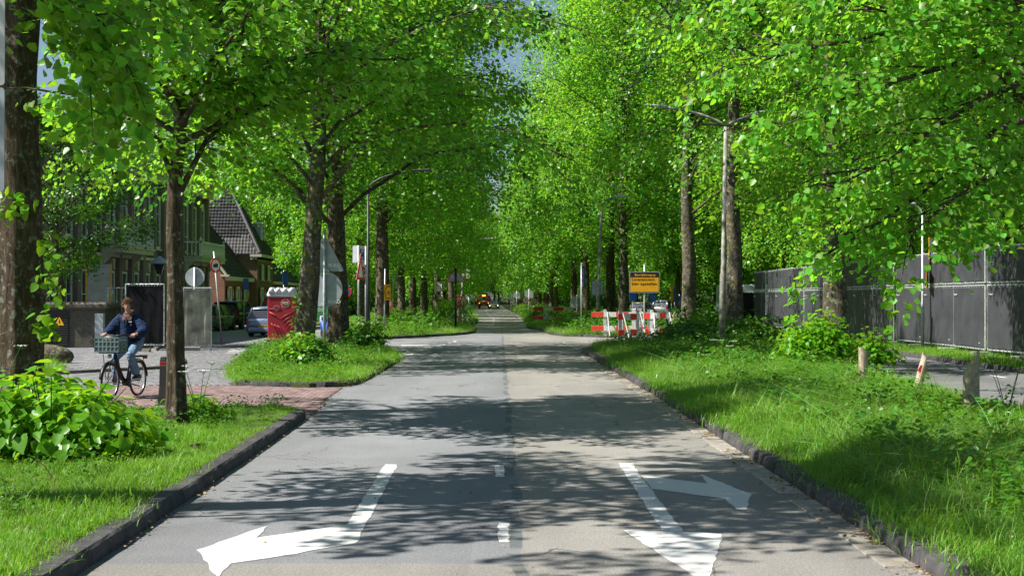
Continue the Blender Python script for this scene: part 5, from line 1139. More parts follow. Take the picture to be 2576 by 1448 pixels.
m = MB(); m.plate(disc(.04, 8, 0, .17), -.042, -.039); m.tube([(0, -.042, .12), (0, -.042, -.04)], .03, 5); m.tube([(0, -.042, -.04), (-.07, -.042, -.2)], .022, 5); m.tube([(0, -.042, -.04), (.07, -.042, -.2)], .022, 5); m.tube([(0, -.042, .1), (.08, -.042, -.0)], .015, 5); m.build('walker_symbol', M['black'], p)
q = c5(205, 745); d = 97.; s = pole_sign(((q[0] - CX) / F * d, d, .1), at(0, q[1], d).z + .4, 'dark green-grey back of a large round sign at the far barrier', r=.035); plate(s, 'disc_back', disc(80 / 3.218 / 5333 * d, 32), y=.04, loc=(0, 0, at(0, q[1], d).z - .1), mat='signback')
for (cx, cyt, cyb, dd, lab) in ((445, 640, 715, 175, 'far grey square sign back on the left verge'), (1105, 640, 710, 190, 'far dark square sign back on the right verge'), (1190, 590, 700, 185, 'far greenish square sign back near the right trunks'), (1380, 570, 690, 150, 'far olive square panel above the 30 sign'), (530, 640, 700, 200, 'far narrow sign back left of the red truck')):
    q = c4(cx, cyt); s = pole_sign(((q[0] - CX) / F * dd, dd, .1), at(0, q[1], dd).z, lab, r=.05); hh = (cyb - cyt) / 4.138 / 5333 * dd; plate(s, 'panel', rrect(.9 if cx != 530 else .4, hh, .03), mat='signback', loc=(0, 0, at(0, c4(0, (cyt + cyb) / 2)[1], dd).z - .1))
# sign plates at the extreme left edge on a near pole
s = pole_sign((-4.42, 12.0, .1), 5.2, 'pole at the very left edge carrying two pale weathered sign plates, one above the other', r=.03); z1, z2, z3, z4 = at(0, -25, 12).z - .1, at(0, 216, 12).z - .1, at(0, 222, 12).z - .1, at(0, 482, 12).z - .1
for a, c in ((z1, z2), (z3, z4)): plate(s, 'panel', rrect(.36, a - c, .03), mat='boardwhite' if a == z1 else 'signback', loc=(-.035, 0, (a + c) / 2))

# ------------------------------------------------------------------ red and white barriers and trestles
def barrier(loc, L, label, rz=0, z=(.95, .28), hh=.24, nseg=5, legs=(.22, .78), group=None, h=1.0):
    root = empty('barrier', loc, rz); tag(root, label, 'road barrier', group)
    for zc in z:
        n = nseg; b = MB(); b.box((0, 0, zc), (L, .025, hh)); bd = b.build('board', M['boardwhite'], root)
        for i in range(0, n, 2):
            m = MB(); m.box((-L / 2 + L * (i + .5) / n, 0, zc), (L / n, .033, hh - .012)); m.build('red_stripe', M['boardred'], bd)
    for t in legs:
        x = -L / 2 + L * t; m = MB(); m.box((x, .03, h * .55), (.16, .03, h * 1.1)); m.build('upright', M['galv'], root)
        for sy in (-1, 1):
            m = MB(); m.tube([(x + .12, 0, h), (x + .26, sy * .42, 0)], .028, 6); m.build('leg', M['boardwhite'], root)
        m = MB(); m.box((x + .1, 0, .2), (.5, .05, .04)); m.build('crossbar', M['galv'], root)
    return root
q = at(*c5(752, 1000), 68.5); barrier((q.x, 68.5, .1), 3.0, 'long two-board red and white barrier on the grass in front of the yellow text board', rz=-.12, z=(1.02, .36), hh=.24, h=1.15)
q = at(*c4(1840, 900), 101); o = barrier((q.x, 101, .1), 3.6, 'far red and white barrier standing in the tall grass below the round sign back', z=(1.05, .42), hh=.27)
for i, (cx, cyb, dd, lab) in enumerate(((850, 1180, 60.5, 'nearest red and white trestle of the folded cluster by the side street'), (1010, 1160, 62.5, 'middle red and white trestle of the folded cluster, leaning on its neighbour'), (1200, 1150, 64.5, 'rearmost red and white trestle of the cluster, half in the bush'))):
    x = (c5(cx, 0)[0] - CX) / F * dd; barrier((x, dd, .02), 1.15, lab, rz=(.35, -.3, .15)[i], z=(1.1, .42), hh=.26, nseg=4, legs=(.1, .8), group='folded red and white trestles', h=1.25)
# low reflector posts beyond the bush
for i, (cx, cy) in enumerate(((1370, 945), (1405, 940), (1450, 935), (1735, 950))):
    d = 78 + i; q = at(*c5(cx, cy), d); wpost((q.x, d, 0), .22, q.z + .25, ('leftmost', 'second', 'third', 'rightmost')[i] + ' of the pointed posts with red reflectors beyond the right-hand bushes', -.3, red=True)

# ------------------------------------------------------------------ black sheeted fence on the right: each panel a thing
def wavy(L, H, seed, nx=22, nz=12, amp=.03):
    V = []; 
    for j in range(nz + 1):
        for i in range(nx + 1):
            x, z = i / nx, j / nz; e = min(1, min(x, 1 - x) * 8) ; y = amp * e * (noise.noise(Vector((x * 5 + seed * 7, z * 1.5, seed))) + .5 * noise.noise(Vector((x * 16 + seed, z * 2, 3)))) * 1.4
            V.append((x * L - L / 2, y, z * H + .012 * math.sin(x * 50) * (j in (0, nz))))
    Q = [(j * (nx + 1) + i, j * (nx + 1) + i + 1, (j + 1) * (nx + 1) + i + 1, (j + 1) * (nx + 1) + i) for j in range(nz) for i in range(nx)]
    return np.array(V), np.array(Q)
def fence_panel(loc, rz, L, label, seed, tiers=((.22, 1.98), (2.28, 1.08)), group='black sheeted fence panels along the parallel road', mat='sheet', brand=True, foot=True):
    root = empty('fence_panel', loc, rz); tag(root, label, 'fence panel', group)
    for k, (z0, h) in enumerate(tiers):
        V, Q = wavy(L - .1, h - .1, seed + k * 3); V[:, 2] += z0 + .06; o = link('sheet', npmesh('sheet', V, Q, M[mat], smooth=True), root)
        m = MB(); m.tube([(-L / 2 + .02, .03, z0), (-L / 2 + .02, .03, z0 + h), ], .027, 6); m.build('frame_tube', M['galv'], root)
        m = MB(); m.tube([(L / 2 - .02, .03, z0), (L / 2 - .02, .03, z0 + h), ], .027, 6); m.build('frame_tube', M['galv'], root)
        for z in (z0, z0 + h):
            m = MB(); m.tube([(-L / 2 + .02, .03, z), (L / 2 - .02, .03, z)], .027, 6); m.build('rail', M['galv'], root)
        m = MB()
        for i in range(12):
            x = -L / 2 + .15 + (L - .3) * i / 11
            for z in (z0 + .02, z0 + h - .05): m.box((x, .0, z), (.02, .06, .045))
        m.build('sheet_tie', M['galv'], root, kind='stuff')
    if len(tiers) > 1:
        m = MB(); m.tube([(-L / 2, .07, 0), (-L / 2, .07, 3.42)], .026, 6); m.build('post', M['galv'], root)
        m = MB(); m.box((-L / 2, .07, 1.5), (.1, .08, .05)); m.box((-L / 2, .07, 2.9), (.1, .08, .05)); m.build('clamp', M['galv'], root)
    if brand:
        text('heras.com', .085, M['signwhite'], root, (-L / 2 + .45, -.05, 1.93)); text('heras', .05, M['signwhite'], root, (L / 2 - .4, -.05, .42))
    if foot:
        m = MB(); m.box((-L / 2, -.12, .09), (.24, .72, .17), bev=.03); m.build('foot_block', M['block'], root)
    return root
X0 = 14.65; names = ['first', 'second', 'third', 'fourth', 'fifth', 'sixth', 'seventh', 'eighth', 'ninth', 'tenth', 'eleventh', 'twelfth', 'thirteenth']
for i in range(14):
    y = 42.0 - 3.5 + i * 3.5 - 1.75 + 1.75 * 0
    lab = ('black sheeted panel cut by the right edge of the photo' if i == 0 else 'black sheeted fence panel, %s from the right end of the visible fence' % names[i - 1])
    fence_panel((X0 + .06 * math.sin(i * 2.2), y + 1.75, .1), -PI / 2 + .035 * math.sin(i * 1.9 + 1) + (.05 if i == 1 else 0), 3.5, lab, i + 1)
fence_panel((14.0, 88.2, .1), math.radians(8), 2.2, 'pitch-dark sheeted panel turned across the far end of the black fence', 31, tiers=((.22, 1.98),), mat='sheet_dark', brand=False)
m = MB(); m.box((0, 0, 1.4), (3.4, 2.4, 2.8), bev=.1); o = m.build('site_cabin', M['signback'], loc=(15.2, 93, 0)); tag(o, 'pale flat-topped site cabin just visible behind the far end of the black fence', 'cabin')
# two sheeted panels on the left pavement
d1 = G(466, 888, .09); d2 = at(530, 880, d1.y + .0)
fp = fence_panel(((465 + 530) / 2 / 1 * 0 + (497 - CX) / F * 49.5, 49.5, .09), math.radians(14), .98, 'worn see-through sheeted panel coloured pale as in sunlight, standing beside the slender tree', 41, tiers=((.12, 2.05),), mat='sheet', group=None, brand=False, foot=False)
[o for o in C.objects if o.parent == fp and o.name.startswith('sheet') and not o.name.startswith('sheet_tie')][0].data.materials[0] = paint('worn_sunlit_sheet', (.36, .33, .28), .6, 0, .5, 2)  # worn sheet, its base colour raised to paint in the sunlight on it
for sx in (-.5, .46):
    m = MB(); m.tube([(sx, .05, -.02), (sx, .05, 2.2)], .03, 6); m.build('post', M['galv'], fp)
m = MB(); m.box((-.25, 0, .06), (.7, .3, .14), bev=.02); m.build('foot_block', M['block'], fp)
fence_panel(((364 - CX) / F * 51.5, 51.5, .09), math.radians(-3), 1.45, 'pitch-black sheeted panel behind the cyclist', 42, tiers=((.12, 2.2),), mat='sheet_dark', group=None, brand=False)
x = (305 - CX) / F * 53; r = empty('wire_fence_panel', (x - .2, 53.2, .09)); tag(r, 'bare wire fence panel between the concrete kiosk and the black sheet', 'fence panel')
for z in (.15, 2.2):
    m = MB(); m.tube([(-.35, 0, z), (.65, 0, z)], .02, 6); m.build('rail', M['galv'], r)
for i in range(7):
    m = MB(); m.tube([(-.35 + i / 6, 0, .15), (-.35 + i / 6, 0, 2.2)], .02 if i in (0, 6) else .008, 5); m.build('bar', M['galv'], r)
m = MB(); m.box((0, 0, 0), (1.0, .03, 2.3)); g_ = m.build('hoarding_board', M['signback'], loc=(-16.9, 58.2, 2.15)); tag(g_, 'grey-blue hoarding board with a yellow edge in front of the terrace', 'board')
for x, z, sx, sz in ((-.5, 0, .05, 2.3), (.5, 0, .05, 2.3), (0, -1.15, 1.0, .05)):
    m = MB(); m.box((x, -.02, z), (sx, .03, sz)); m.build('edge', M['signyellow'], g_)

# ------------------------------------------------------------------ portable toilet
b = G(713, 855); b = Vector(((711 - CX) / F * 62, 62, .02)); Tt = empty('portable_toilet', b, math.radians(3)); tag(Tt, 'red portable toilet cabin with a ribbed white roof', 'portable toilet')
w = 1.17; m = MB(); m.box((0, 0, 1.02), (w, 1.1, 1.86), bev=.03); m.build('body', M['toiletred'], Tt)
m = MB(); m.box((0, 0, .06), (w + .08, 1.18, .1), bev=.02); m.build('base', M['blackplastic'], Tt)
m = MB(); m.box((0, 0, 2.02), (w + .05, 1.14, .16), bev=.04); m.build('roof_rim', M['toiletwhite'], Tt)
m = MB(); secs = []
for y in np.linspace(-.58, .58, 9):
    k = 1 - (abs(y) / .6) ** 4 * .06; secs.append([(x * (w / 2 + .03), y, 1.95 + z * k) for x, z in ((-1, 0), (-1, .12), (-.88, .26), (-.5, .32), (0, .34), (.5, .32), (.88, .26), (1, .12), (1, 0))])
m.loft(secs); rf = m.build('roof', M['toiletwhite'], Tt, True)
for i in range(4):
    x = -.43 + i * .287; m = MB(); m.loft([[(x + a * .115, y, 2.15 + c * (1 - (abs(y) / .62) ** 8 * .15)) for a, c in ((-1, -.05), (-.85, .13), (-.4, .20), (.4, .20), (.85, .13), (1, -.05))] for y in np.linspace(-.6, .58, 9)]); m.build('rib', M['toiletwhite'], rf, True)
def arc_rib(pts, r=.02):
    m = MB(); m.tube([Vector((x, -.553, z)) for x, z in pts], r, 6); m.build('rib', M['toiletred'], Tt, True)
arc_rib([(-.5, 1.28), (-.2, 1.12), (.1, .85), (.35, .5), (.5, .15)], .028)
for k in range(5): arc_rib([(-.02 + k * .09 - .02, .98 - k * .15), (.18 + k * .06, 1.14 - k * .14), (.52, 1.3 - k * .15)], .02)
for k in range(3): arc_rib([(-.44 + k * .14, .8 - k * .05), (-.3 + k * .14, .68 - k * .05), (-.08 + k * .14, .2)], .02)
arc_rib([(-.53, 1.42), (.0, 1.42)], .014); arc_rib([(-.53, .14), (.53, .14)], .02)
for x, z, r_, n1 in ((.18, 1.66, .19, 'ATHECO'), (-.2, 1.46, .12, '')):
    m = MB(); m.plate(disc(r_, 28, x, z), -.56, -.552); o = m.build('logo_disc', M['signwhite'], Tt); m = MB(); m.plate(disc(r_ * .92, 28, x, z), -.564, -.56); m.build('logo_field', M['toiletred'], o)
    m = MB(); m.plate([(x - r_ * .7, z - r_ * .55), (x + r_ * .75, z - r_ * .5), (x + r_ * .8, z - r_ * .1), (x, z - r_ * .35)], -.566, -.564); m.build('logo_wave', M['signgreen'] if n1 else M['signblue'], o)
    if n1:
        m = MB(); m.plate(rrect(.25, .09, .03, x, z + .02), -.568, -.564); m.build('logo_field', M['signwhite'], o); text('ATHECO', .055, M['black'], o, (x, -.57, z + .02))
# green banner behind the pole: visible digits
m = MB(); m.box((0, 0, 0), (1.6, .04, .7)); d = 74; o = m.build('green_banner', M['signgreen'], loc=((1205 / 2.069 + 600) / 1.4907 * 0 + (795 - CX) / F * d, d, at(0, 785, d).z)); tag(o, 'green banner with the digits 004 behind the BUKO pole', 'banner'); text('004', .28, M['signwhite'], o, (.3, -.03, .12))
# ------------------------------------------------------------------ vehicles
def wheel(parent, x, y, r=.33, w=.21):
    m = MB(); 
    prof = [(r * .62, -w / 2), (r * .93, -w / 2), (r, -w / 2 + .03), (r, w / 2 - .03), (r * .93, w / 2), (r * .62, w / 2)]
    vs = [];
    m.lathe(prof, 20); t = m.build('wheel', M['rubber'], parent, True, loc=(x, y, r)); t.rotation_euler = (PI / 2, 0, 0)
    m = MB(); m.lathe([(r * .63, -w * .42), (r * .6, -w * .44), (r * .2, -w * .38), (.02, -w * .4)], 16); m.lathe([(.02, w * .4), (r * .2, w * .38), (r * .6, w * .44), (r * .63, w * .42)], 16); m.build('rim', M['chrome'], t)
    m = MB()
    for k in range(5):
        a = k * 2 * PI / 5
        for s in (-1, 1): m.box((math.cos(a) * r * .36, math.sin(a) * r * .36, s * w * .45), (r * .5, .05, .02), rz=a)
    m.build('spoke', M['blackplastic'], t); return t
def car(loc, heading, L, Wd, Ht, paintm, label, plate=None, suv=False, style='hatch', group=None, name='parked_car', head=False, badge=None):
    """local +x = front"""
    root = empty(name, loc, heading); tag(root, label, 'car', group); hw = Wd / 2; gc = .22 if suv else .16; belt = Ht * .60
    st = [(-L / 2, .84, .30, .86), (-L / 2 + .06, .94, .22, .99), (-L / 2 + .35, 1, .0, 1.0), (-L / 4, 1, 0, 1.0), (0, 1, 0, 1.0), (L / 4, 1, 0, .98), (L / 2 - .6, .98, 0, .90), (L / 2 - .15, .90, .1, .80), (L / 2, .78, .35, .62)]
    secs = []
    for x, kw, kb, kt in st:
        w = hw * kw; z0 = gc + kb * .5; z1 = gc + (belt - gc) * kt + .0
        secs.append([(x, -w * .86, z0), (x, w * .86, z0), (x, w * .97, z0 + .08), (x, w, z0 + (z1 - z0) * .45), (x, w * .975, z1 - .1), (x, w * .88, z1), (x, 0, z1 + .03), (x, -w * .88, z1), (x, -w * .975, z1 - .1), (x, -w, z0 + (z1 - z0) * .45), (x, -w * .97, z0 + .08)])
    m = MB(); m.loft(secs); m.build('body', M[paintm], root, True)
    # greenhouse
    rb = -L / 2 + (.10 if suv or style == 'hatch' else .15); rt = rb + (.28 if suv else .42); ft = L * .08; fb = L * .25
    def sec(x, w, z): return (x, w, z)
    zb, zt = belt - .02, Ht - .05; wb, wt = hw * .90, hw * .70
    P = {'rb': (rb, wb, zb), 'rt': (rt, wt, zt - .02), 'ft': (ft, wt, zt), 'fb': (fb, wb, zb)}
    m = MB(); v = []
    for k in ('rb', 'rt', 'ft', 'fb'):
        x, w, z = P[k]; v += [(x, w, z), (x, -w, z)]
    m.add(v, [(0, 1, 3, 2), (2, 3, 5, 4), (4, 5, 7, 6), (0, 2, 4, 6), (1, 7, 5, 3)]); m.build('window', M['glass'], root)
    m = MB(); rs = []
    for x, w, z in ((rt - .1, wt * .94, zt - .03), (rt + .05, wt + .03, zt + .02), ((rt + ft) / 2, wt + .03, zt + .05), (ft - .05, wt + .03, zt + .02), (ft + .06, wt * .95, zt - .02)):
        rs.append([(x, -w, z - .05), (x, w, z - .05), (x, w * .94, z), (x, 0, z + .02), (x, -w * .94, z)])
    m.loft(rs); m.build('roof', M[paintm], root, True)
    for s in (-1, 1):
        def pp(k, o=.012): x, w, z = P[k]; return Vector((x, s * (w + o), z))
        for a, c, r in (('rb', 'rt', .055 if not suv else .09), ('fb', 'ft', .04)):
            m = MB(); m.tube([pp(a), pp(c)], r, 6); m.build('pillar', M[paintm], root, True)
        mid = pp('rb').lerp(pp('fb'), .5); top = pp('rt').lerp(pp('ft'), .42); m = MB(); m.tube([mid, top], .03, 6); m.build('pillar', M['blackplastic'], root)
        m = MB(); m.box((L * .19, s * (hw + .07), belt + .05), (.12, .16, .13), bev=.03); m.build('wing_mirror', M[paintm], root)
        m = MB(); m.box((0, s * hw * .99, belt - .28), (L * .02, .012, .5)); m.build('door_seam', M['blackplastic'], root)
        for dx in (-.12, .1): m = MB(); m.box((L * dx, s * hw * 1.0, belt - .16), (.16, .03, .03)); m.build('door_handle', M[paintm], root)
        # lights
        m = MB(); m.box((-L / 2 + .07, s * hw * .76, belt - (.05 if suv else .17)), (.12, .34 if not suv else .2, .16 if not suv else .34), bev=.03); m.build('tail_light', M['tail'], root)
        m = MB(); m.box((L / 2 - .16, s * hw * .70, gc + .42), (.16, .32, .14), bev=.03); m.build('headlight', M['headlight'] if head else M['chrome'], root)
        if suv:
            m = MB(); m.tube([(rt, s * wt * .9, zt + .06), (rt + .2, s * wt * .9, zt + .12), (ft - .2, s * wt * .9, zt + .12), (ft, s * wt * .9, zt + .05)], .02, 6); m.build('roof_rail', M['chrome'], root)
        for x in (-L * .3, L * .3): wheel(root, x, s * (hw - .11), .31 if not suv else .35)
        for x in (-L * .3, L * .3):
            m = MB(); m.tube([(x - .4, s * hw * .99, .24)] + [(x + .4 * math.cos(a), s * hw * 1.0, .33 + .4 * math.sin(a)) for a in np.linspace(PI, 0, 9)] + [(x + .4, s * hw * .99, .24)], .03, 5); m.build('wheel_arch', M['blackplastic'], root)
    m = MB(); m.box((-L / 2 + .03, 0, gc + .18), (.16, Wd * .84, .2), bev=.04); m.build('rear_bumper', M['blackplastic'] if suv else M[paintm], root)
    m = MB(); m.box((L / 2 - .06, 0, gc + .12), (.2, Wd * .8, .22), bev=.04); m.build('front_bumper', M['blackplastic'], root)
    m = MB(); m.box((L / 2 - .03, 0, gc + .36), (.06, Wd * .42, .14)); m.build('grille', M['blackplastic'], root)
    if plate is not None:
        zp = belt - .26 if suv else gc + .36
        m = MB(); m.box((-L / 2 - .0, 0, zp), (.03, .52, .11)); p = m.build('number_plate', M['plate'], root); m = MB(); m.box((-L / 2 - .002, .235, zp), (.032, .05, .112)); m.build('blue_band', M['signblue'], p)
        text(plate, .1, M['black'], p, (-L / 2 - .018, -.02, zp), rot=(PI / 2, 0, -PI / 2), bold=.002)
    else:
        m = MB(); m.box((L / 2 + .05, 0, gc + .22), (.02, .52, .11)); m.build('number_plate', M['plate'], root)
    if badge:
        m = MB(); m.tube([Vector((-L / 2 + .0, .055 * math.cos(t), belt - .14 + .055 * math.sin(t))) for t in np.linspace(0, 2 * PI, 13)], .007, 4); m.build('badge', M['chrome'], root)
    if style == 'hatch' or suv:
        m = MB(); m.box(((rt - .02), 0, zt + .0), (.16, wt * 1.7, .03)); m.build('spoiler', M[paintm], root)
        m = MB(); m.box((rb + .02, .1, zb + .08), (.02, .5, .02), rot=Matrix.Rotation(.1, 3, 'X')); m.build('wiper', M['blackplastic'], root)
    return root
car((at(572, 800, 86).x, 88.5, .02), math.radians(84), 4.55, 1.80, 1.70, 'blackpaint', 'black parked estate SUV with chrome roof rails in front of the shuttered cottage', 'RX-466-H', suv=True)
car((at(672, 800, 70).x, 71.5, .02), math.radians(86), 4.05, 1.75, 1.46, 'silverpaint', 'silver-blue parked hatchback partly hidden by the red toilet cabin', 'XF-601-B', badge=True)
car((at(520, 800, 80).x - .35, 83.5, .02), math.radians(84), 4.2, 1.75, 1.5, 'greypaint', 'grey-green parked car half hidden by the worn sheeted panel', '8-KLD-21')
car((at(1628, 800, 140).x, 141, .02), math.radians(60), 4.7, 1.8, 1.5, 'oilpaint', 'olive-grey estate car parked behind the pole of the yellow text board', 'TL-388-K', style='estate')
car((at(1683, 800, 141).x, 142, .02), math.radians(62), 4.5, 1.8, 1.68, 'silverpaint', 'silver people carrier parked at the right of the olive-grey car', 'GH-24-PX', suv=True)
car((at(703, 780, 92).x, 93, .02), math.radians(86), 4.4, 1.8, 1.95, 'toiletred', 'dark red van behind the silver-blue hatchback', '5-VBT-9', suv=True)
car((at(1243, 770, 254).x, 254, .02), math.radians(-91), 3.85, 1.72, 1.42, 'greenpaint', 'small dark green car with lit headlights coming towards us beside the red truck', head=True, name='driving_car')
# red tipper truck
Tk = empty('truck', (at(1217.5, 770, 268).x, 268, 0), math.radians(-90)); tag(Tk, 'red tipper truck with lit orange lights, standing far down the road', 'truck')
m = MB(); m.loft([[(x, -w, z0), (x, w, z0), (x, w, z1 - .12), (x, w * .9, z1), (x, -w * .9, z1), (x, -w, z1 - .12)] for x, w, z0, z1 in ((-.3, 1.02, .55, 2.3), (1.0, 1.02, .55, 2.3), (1.5, 1.0, .5, 1.5), (1.95, .95, .5, 1.25), (2.1, .8, .55, 1.1))]); m.build('cab', M['redpaint'], Tk)
m = MB(); m.add([(1.02, -.92, 2.22), (1.02, .92, 2.22), (1.56, .95, 1.45), (1.56, -.95, 1.45)], [(0, 1, 2, 3)]); m.add([(1.06, -.92, 2.20), (1.06, .92, 2.20), (1.58, .95, 1.46), (1.58, -.95, 1.46)], [(0, 1, 2, 3)]); m.build('windscreen', M['glass'], Tk)
m = MB(); m.box((-2.2, 0, 1.35), (3.6, 2.3, .9)); m.box((-.45, 0, 1.9), (.1, 2.3, 1.2)); m.build('tipper_body', M['redpaint'], Tk); m = MB(); m.box((-1.2, 0, .6), (5.4, .9, .25)); m.build('chassis', M['blackplastic'], Tk)
for s in (-1, 1):
    m = MB(); m.box((2.02, s * .7, 1.0), (.1, .34, .18), bev=.02); m.build('headlight', M['flasher'], Tk); m = MB(); m.box((1.1, s * 1.2, 1.7), (.12, .22, .4)); m.build('wing_mirror', M['blackplastic'], Tk)
    wheel(Tk, 1.2, s * .88, .38, .25); wheel(Tk, -2.5, s * .88, .38, .4)
m = MB(); m.box((2.08, 0, .62), (.14, 1.95, .34), bev=.03); m.build('front_bumper', M['blackplastic'], Tk); m = MB(); m.box((2.17, 0, .62), (.02, .52, .11)); m.build('number_plate', M['plate'], Tk); m = MB(); m.box((1.0, 0, 2.42), (.2, .6, .12)); m.build('beacon_bar', M['flasher'], Tk)
# motor scooter between the island trunks
Sc = empty('motor_scooter', (at(826, 800, 68).x, 68, 0), math.radians(120)); tag(Sc, 'blue and white motor scooter parked between the leaning trunk and the dark trunk', 'motor scooter')
for x in (-.6, .6): wheel(Sc, x, 0, .26, .12)
m = MB(); m.loft([[(x, -w, z0), (x, w, z0), (x, w * .7, z1), (x, -w * .7, z1)] for x, w, z0, z1 in ((-.9, .1, .55, .8), (-.5, .2, .35, .85), (-.1, .18, .3, .75), (.15, .15, .25, .4), (.45, .15, .3, .5), (.55, .2, .5, 1.0), (.7, .12, .6, .95))]); m.build('body', M['signblue'], Sc, True); m = MB(); m.box((-.4, 0, .88), (.75, .28, .12), bev=.05); m.build('seat', M['blackplastic'], Sc)
m = MB(); m.tube([(.55, -.3, 1.05), (.5, 0, 1.1), (.55, .3, 1.05)], .02, 6); m.build('handlebar', M['blackplastic'], Sc); m = MB(); m.box((.68, 0, .9), (.1, .3, .35), bev=.04); m.build('fairing', M['signwhite'], Sc)
# worker in orange beside the truck
def simple_skin(name, verts, edges, radii, mat, parent, sub=1, root_i=0):
    me = bpy.data.meshes.new(name); me.from_pydata([tuple(v) for v in verts], edges, []); o = link(name, me, parent); me.materials.append(M[mat])
    md = o.modifiers.new('skin', 'SKIN'); md.use_smooth_shade = True
    if not me.skin_vertices: me.attributes  # layer is made by the modifier below
    sv = me.skin_vertices
    if not len(sv):
        return None
    for i, r in enumerate(radii): sv[0].data[i].radius = (r, r) if not hasattr(r, '__len__') else r
    sv[0].data[root_i].use_root = True
    s = o.modifiers.new('sub', 'SUBSURF'); s.levels = sub; s.render_levels = sub; return o
# ------------------------------------------------------------------ bicycle
RW, FW = G(346.3, 995.7), G(277, 1005.9); hd = math.atan2(FW.y - RW.y, FW.x - RW.x)
Bk = empty('bicycle', RW, hd); tag(Bk, 'black step-through city bicycle ridden by the young man on the red brick path', 'bicycle')
WB = 1.13; r = .35
def bt(name, pts, rad, mat='bikeblack', parent=None, n=8):
    m = MB(); m.tube(pts, rad, n); return m.build(name, M[mat], parent or Bk, True)
for x in (0, WB):
    m = MB(); N = 40
    vs = []; 
    for i in range(N):
        a = 2 * PI * i / N
        for k in range(6):
            b = 2 * PI * k / 6; rr = r - .02 + .022 * math.cos(b); vs.append((x + rr * math.cos(a), .022 * math.sin(b), .35 + rr * math.sin(a)))
    m.add(vs, [(i * 6 + k, i * 6 + (k + 1) % 6, ((i + 1) % N) * 6 + (k + 1) % 6, ((i + 1) % N) * 6 + k) for i in range(N) for k in range(6)]); w = m.build('wheel', M['rubber'], Bk, True)
    m = MB(); m.tube([(x + (r - .045) * math.cos(t), 0, .35 + (r - .045) * math.sin(t)) for t in np.linspace(0, 2 * PI, 37)], .012, 5); m.build('rim', M['chrome'], w, True)
    m = MB()
    for i in range(28):
        a = 2 * PI * i / 28; s = .025 * (-1) ** i; m.tube([(x, s, .35), (x + (r - .05) * math.cos(a + .25 * s * 10), 0, .35 + (r - .05) * math.sin(a))], .0018, 3)
    m.build('spoke', M['chrome'], w, kind='stuff'); m = MB(); m.tube([(x, -.05, .35), (x, .05, .35)], .04 if x else .03, 10); m.build('hub', M['chrome'], w)
    m = MB(); secs = []
    for t in np.linspace(.15 if x else -.4, PI * .98 if not x else PI * .80, 16):
        secs.append([(x + q * math.cos(t), y, .35 + q * math.sin(t)) for q, y in ((.372, -.035), (.385, 0), (.372, .035), (.366, 0))])
    m.loft(secs); m.build('mudguard', M['bikeblack'], Bk, True)
bb = (.47, 0, .30)
bt('frame', [(.93, 0, .86), (.80, 0, .62), (.62, 0, .40), bb], .027); bt('frame', [(.95, 0, .80), (.86, 0, .58), (.68, 0, .36), bb], .022); bt('frame', [bb, (.36, 0, .60), (.27, 0, .92)], .02)
bt('head_tube', [(.90, 0, 1.0), (.96, 0, .76)], .026)
for s in (-1, 1):
    bt('fork_blade', [(.96, s * .03, .76), (1.0, s * .055, .7), (1.09, s * .055, .45), (WB, s * .055, .35)], .013); bt('chain_stay', [(.44, s * .04, .30), (0, s * .06, .35)], .011); bt('seat_stay', [(.30, s * .03, .82), (0, s * .06, .35)], .009)
    bt('rack_strut', [(-.02, s * .07, .36), (-.12, s * .07, .76)], .006); bt('rack_strut', [(WB, s * .08, .36), (WB + .02, s * .13, .86)], .007)
bt('handlebar', [(.80, -.31, 1.19), (.92, -.20, 1.22), (.93, -.05, 1.20), (.93, .05, 1.20), (.92, .20, 1.22), (.80, .31, 1.19)], .012); bt('stem', [(.89, 0, 1.0), (.92, 0, 1.21)], .014)
for s in (-1, 1): bt('grip', [(.74, s * .315, 1.175), (.84, s * .295, 1.20)], .018, 'rubber'); bt('brake_lever', [(.88, s * .25, 1.205), (.84, s * .27, 1.16)], .006, 'chrome')
bt('bell', [(.91, .16, 1.23), (.91, .16, 1.26)], [.025, .012])
bt('seat_post', [(.27, 0, .92), (.24, 0, 1.0)], .013, 'chrome'); m = MB(); m.loft([[(x, -w, 1.0 - .02), (x, -w * .8, 1.04), (x, w * .8, 1.04), (x, w, 1.0 - .02)] for x, w in ((.10, .08), (.16, .10), (.26, .06), (.38, .025))]); m.build('saddle', M['blackplastic'], Bk, True)
m = MB(); m.box((-.12, 0, .77), (.36, .13, .018)); 
for y in (-.06, 0, .06): m.tube([(-.3, y, .785), (.08, y, .785)], .006, 5)
m.build('rear_rack', M['bikeblack'], Bk); m = MB(); m.box((-.31, 0, .74), (.03, .1, .05), bev=.01); m.build('rear_light', M['tail'], Bk)
m = MB(); m.box((1.06, 0, .885), (.38, .34, .02)); m.build('front_rack', M['bikeblack'], Bk); m = MB(); m.lathe([(.01, 0), (.035, .02), (.04, .07)], 10); o = m.build('headlight', M['chrome'], Bk, True, loc=(1.2, 0, .82)); o.rotation_euler = (0, -PI / 2, 0)
m = MB(); m.tube([(.47, -.06, .30), (.47, .06, .30)], .075, 14); m.build('crank_motor', M['bikeblack'], Bk, True)
for s, e in ((-1, (.63, .27)), (1, (.31, .33))):
    bt('crank', [(.47, s * .08, .30), (e[0], s * .09, e[1])], .011, 'chrome'); m = MB(); m.box((e[0], s * .14, e[1]), (.09, .09, .02)); m.build('pedal', M['rubber'], Bk)
bt('kickstand', [(.38, .05, .27), (.12, .1, .20)], .01)
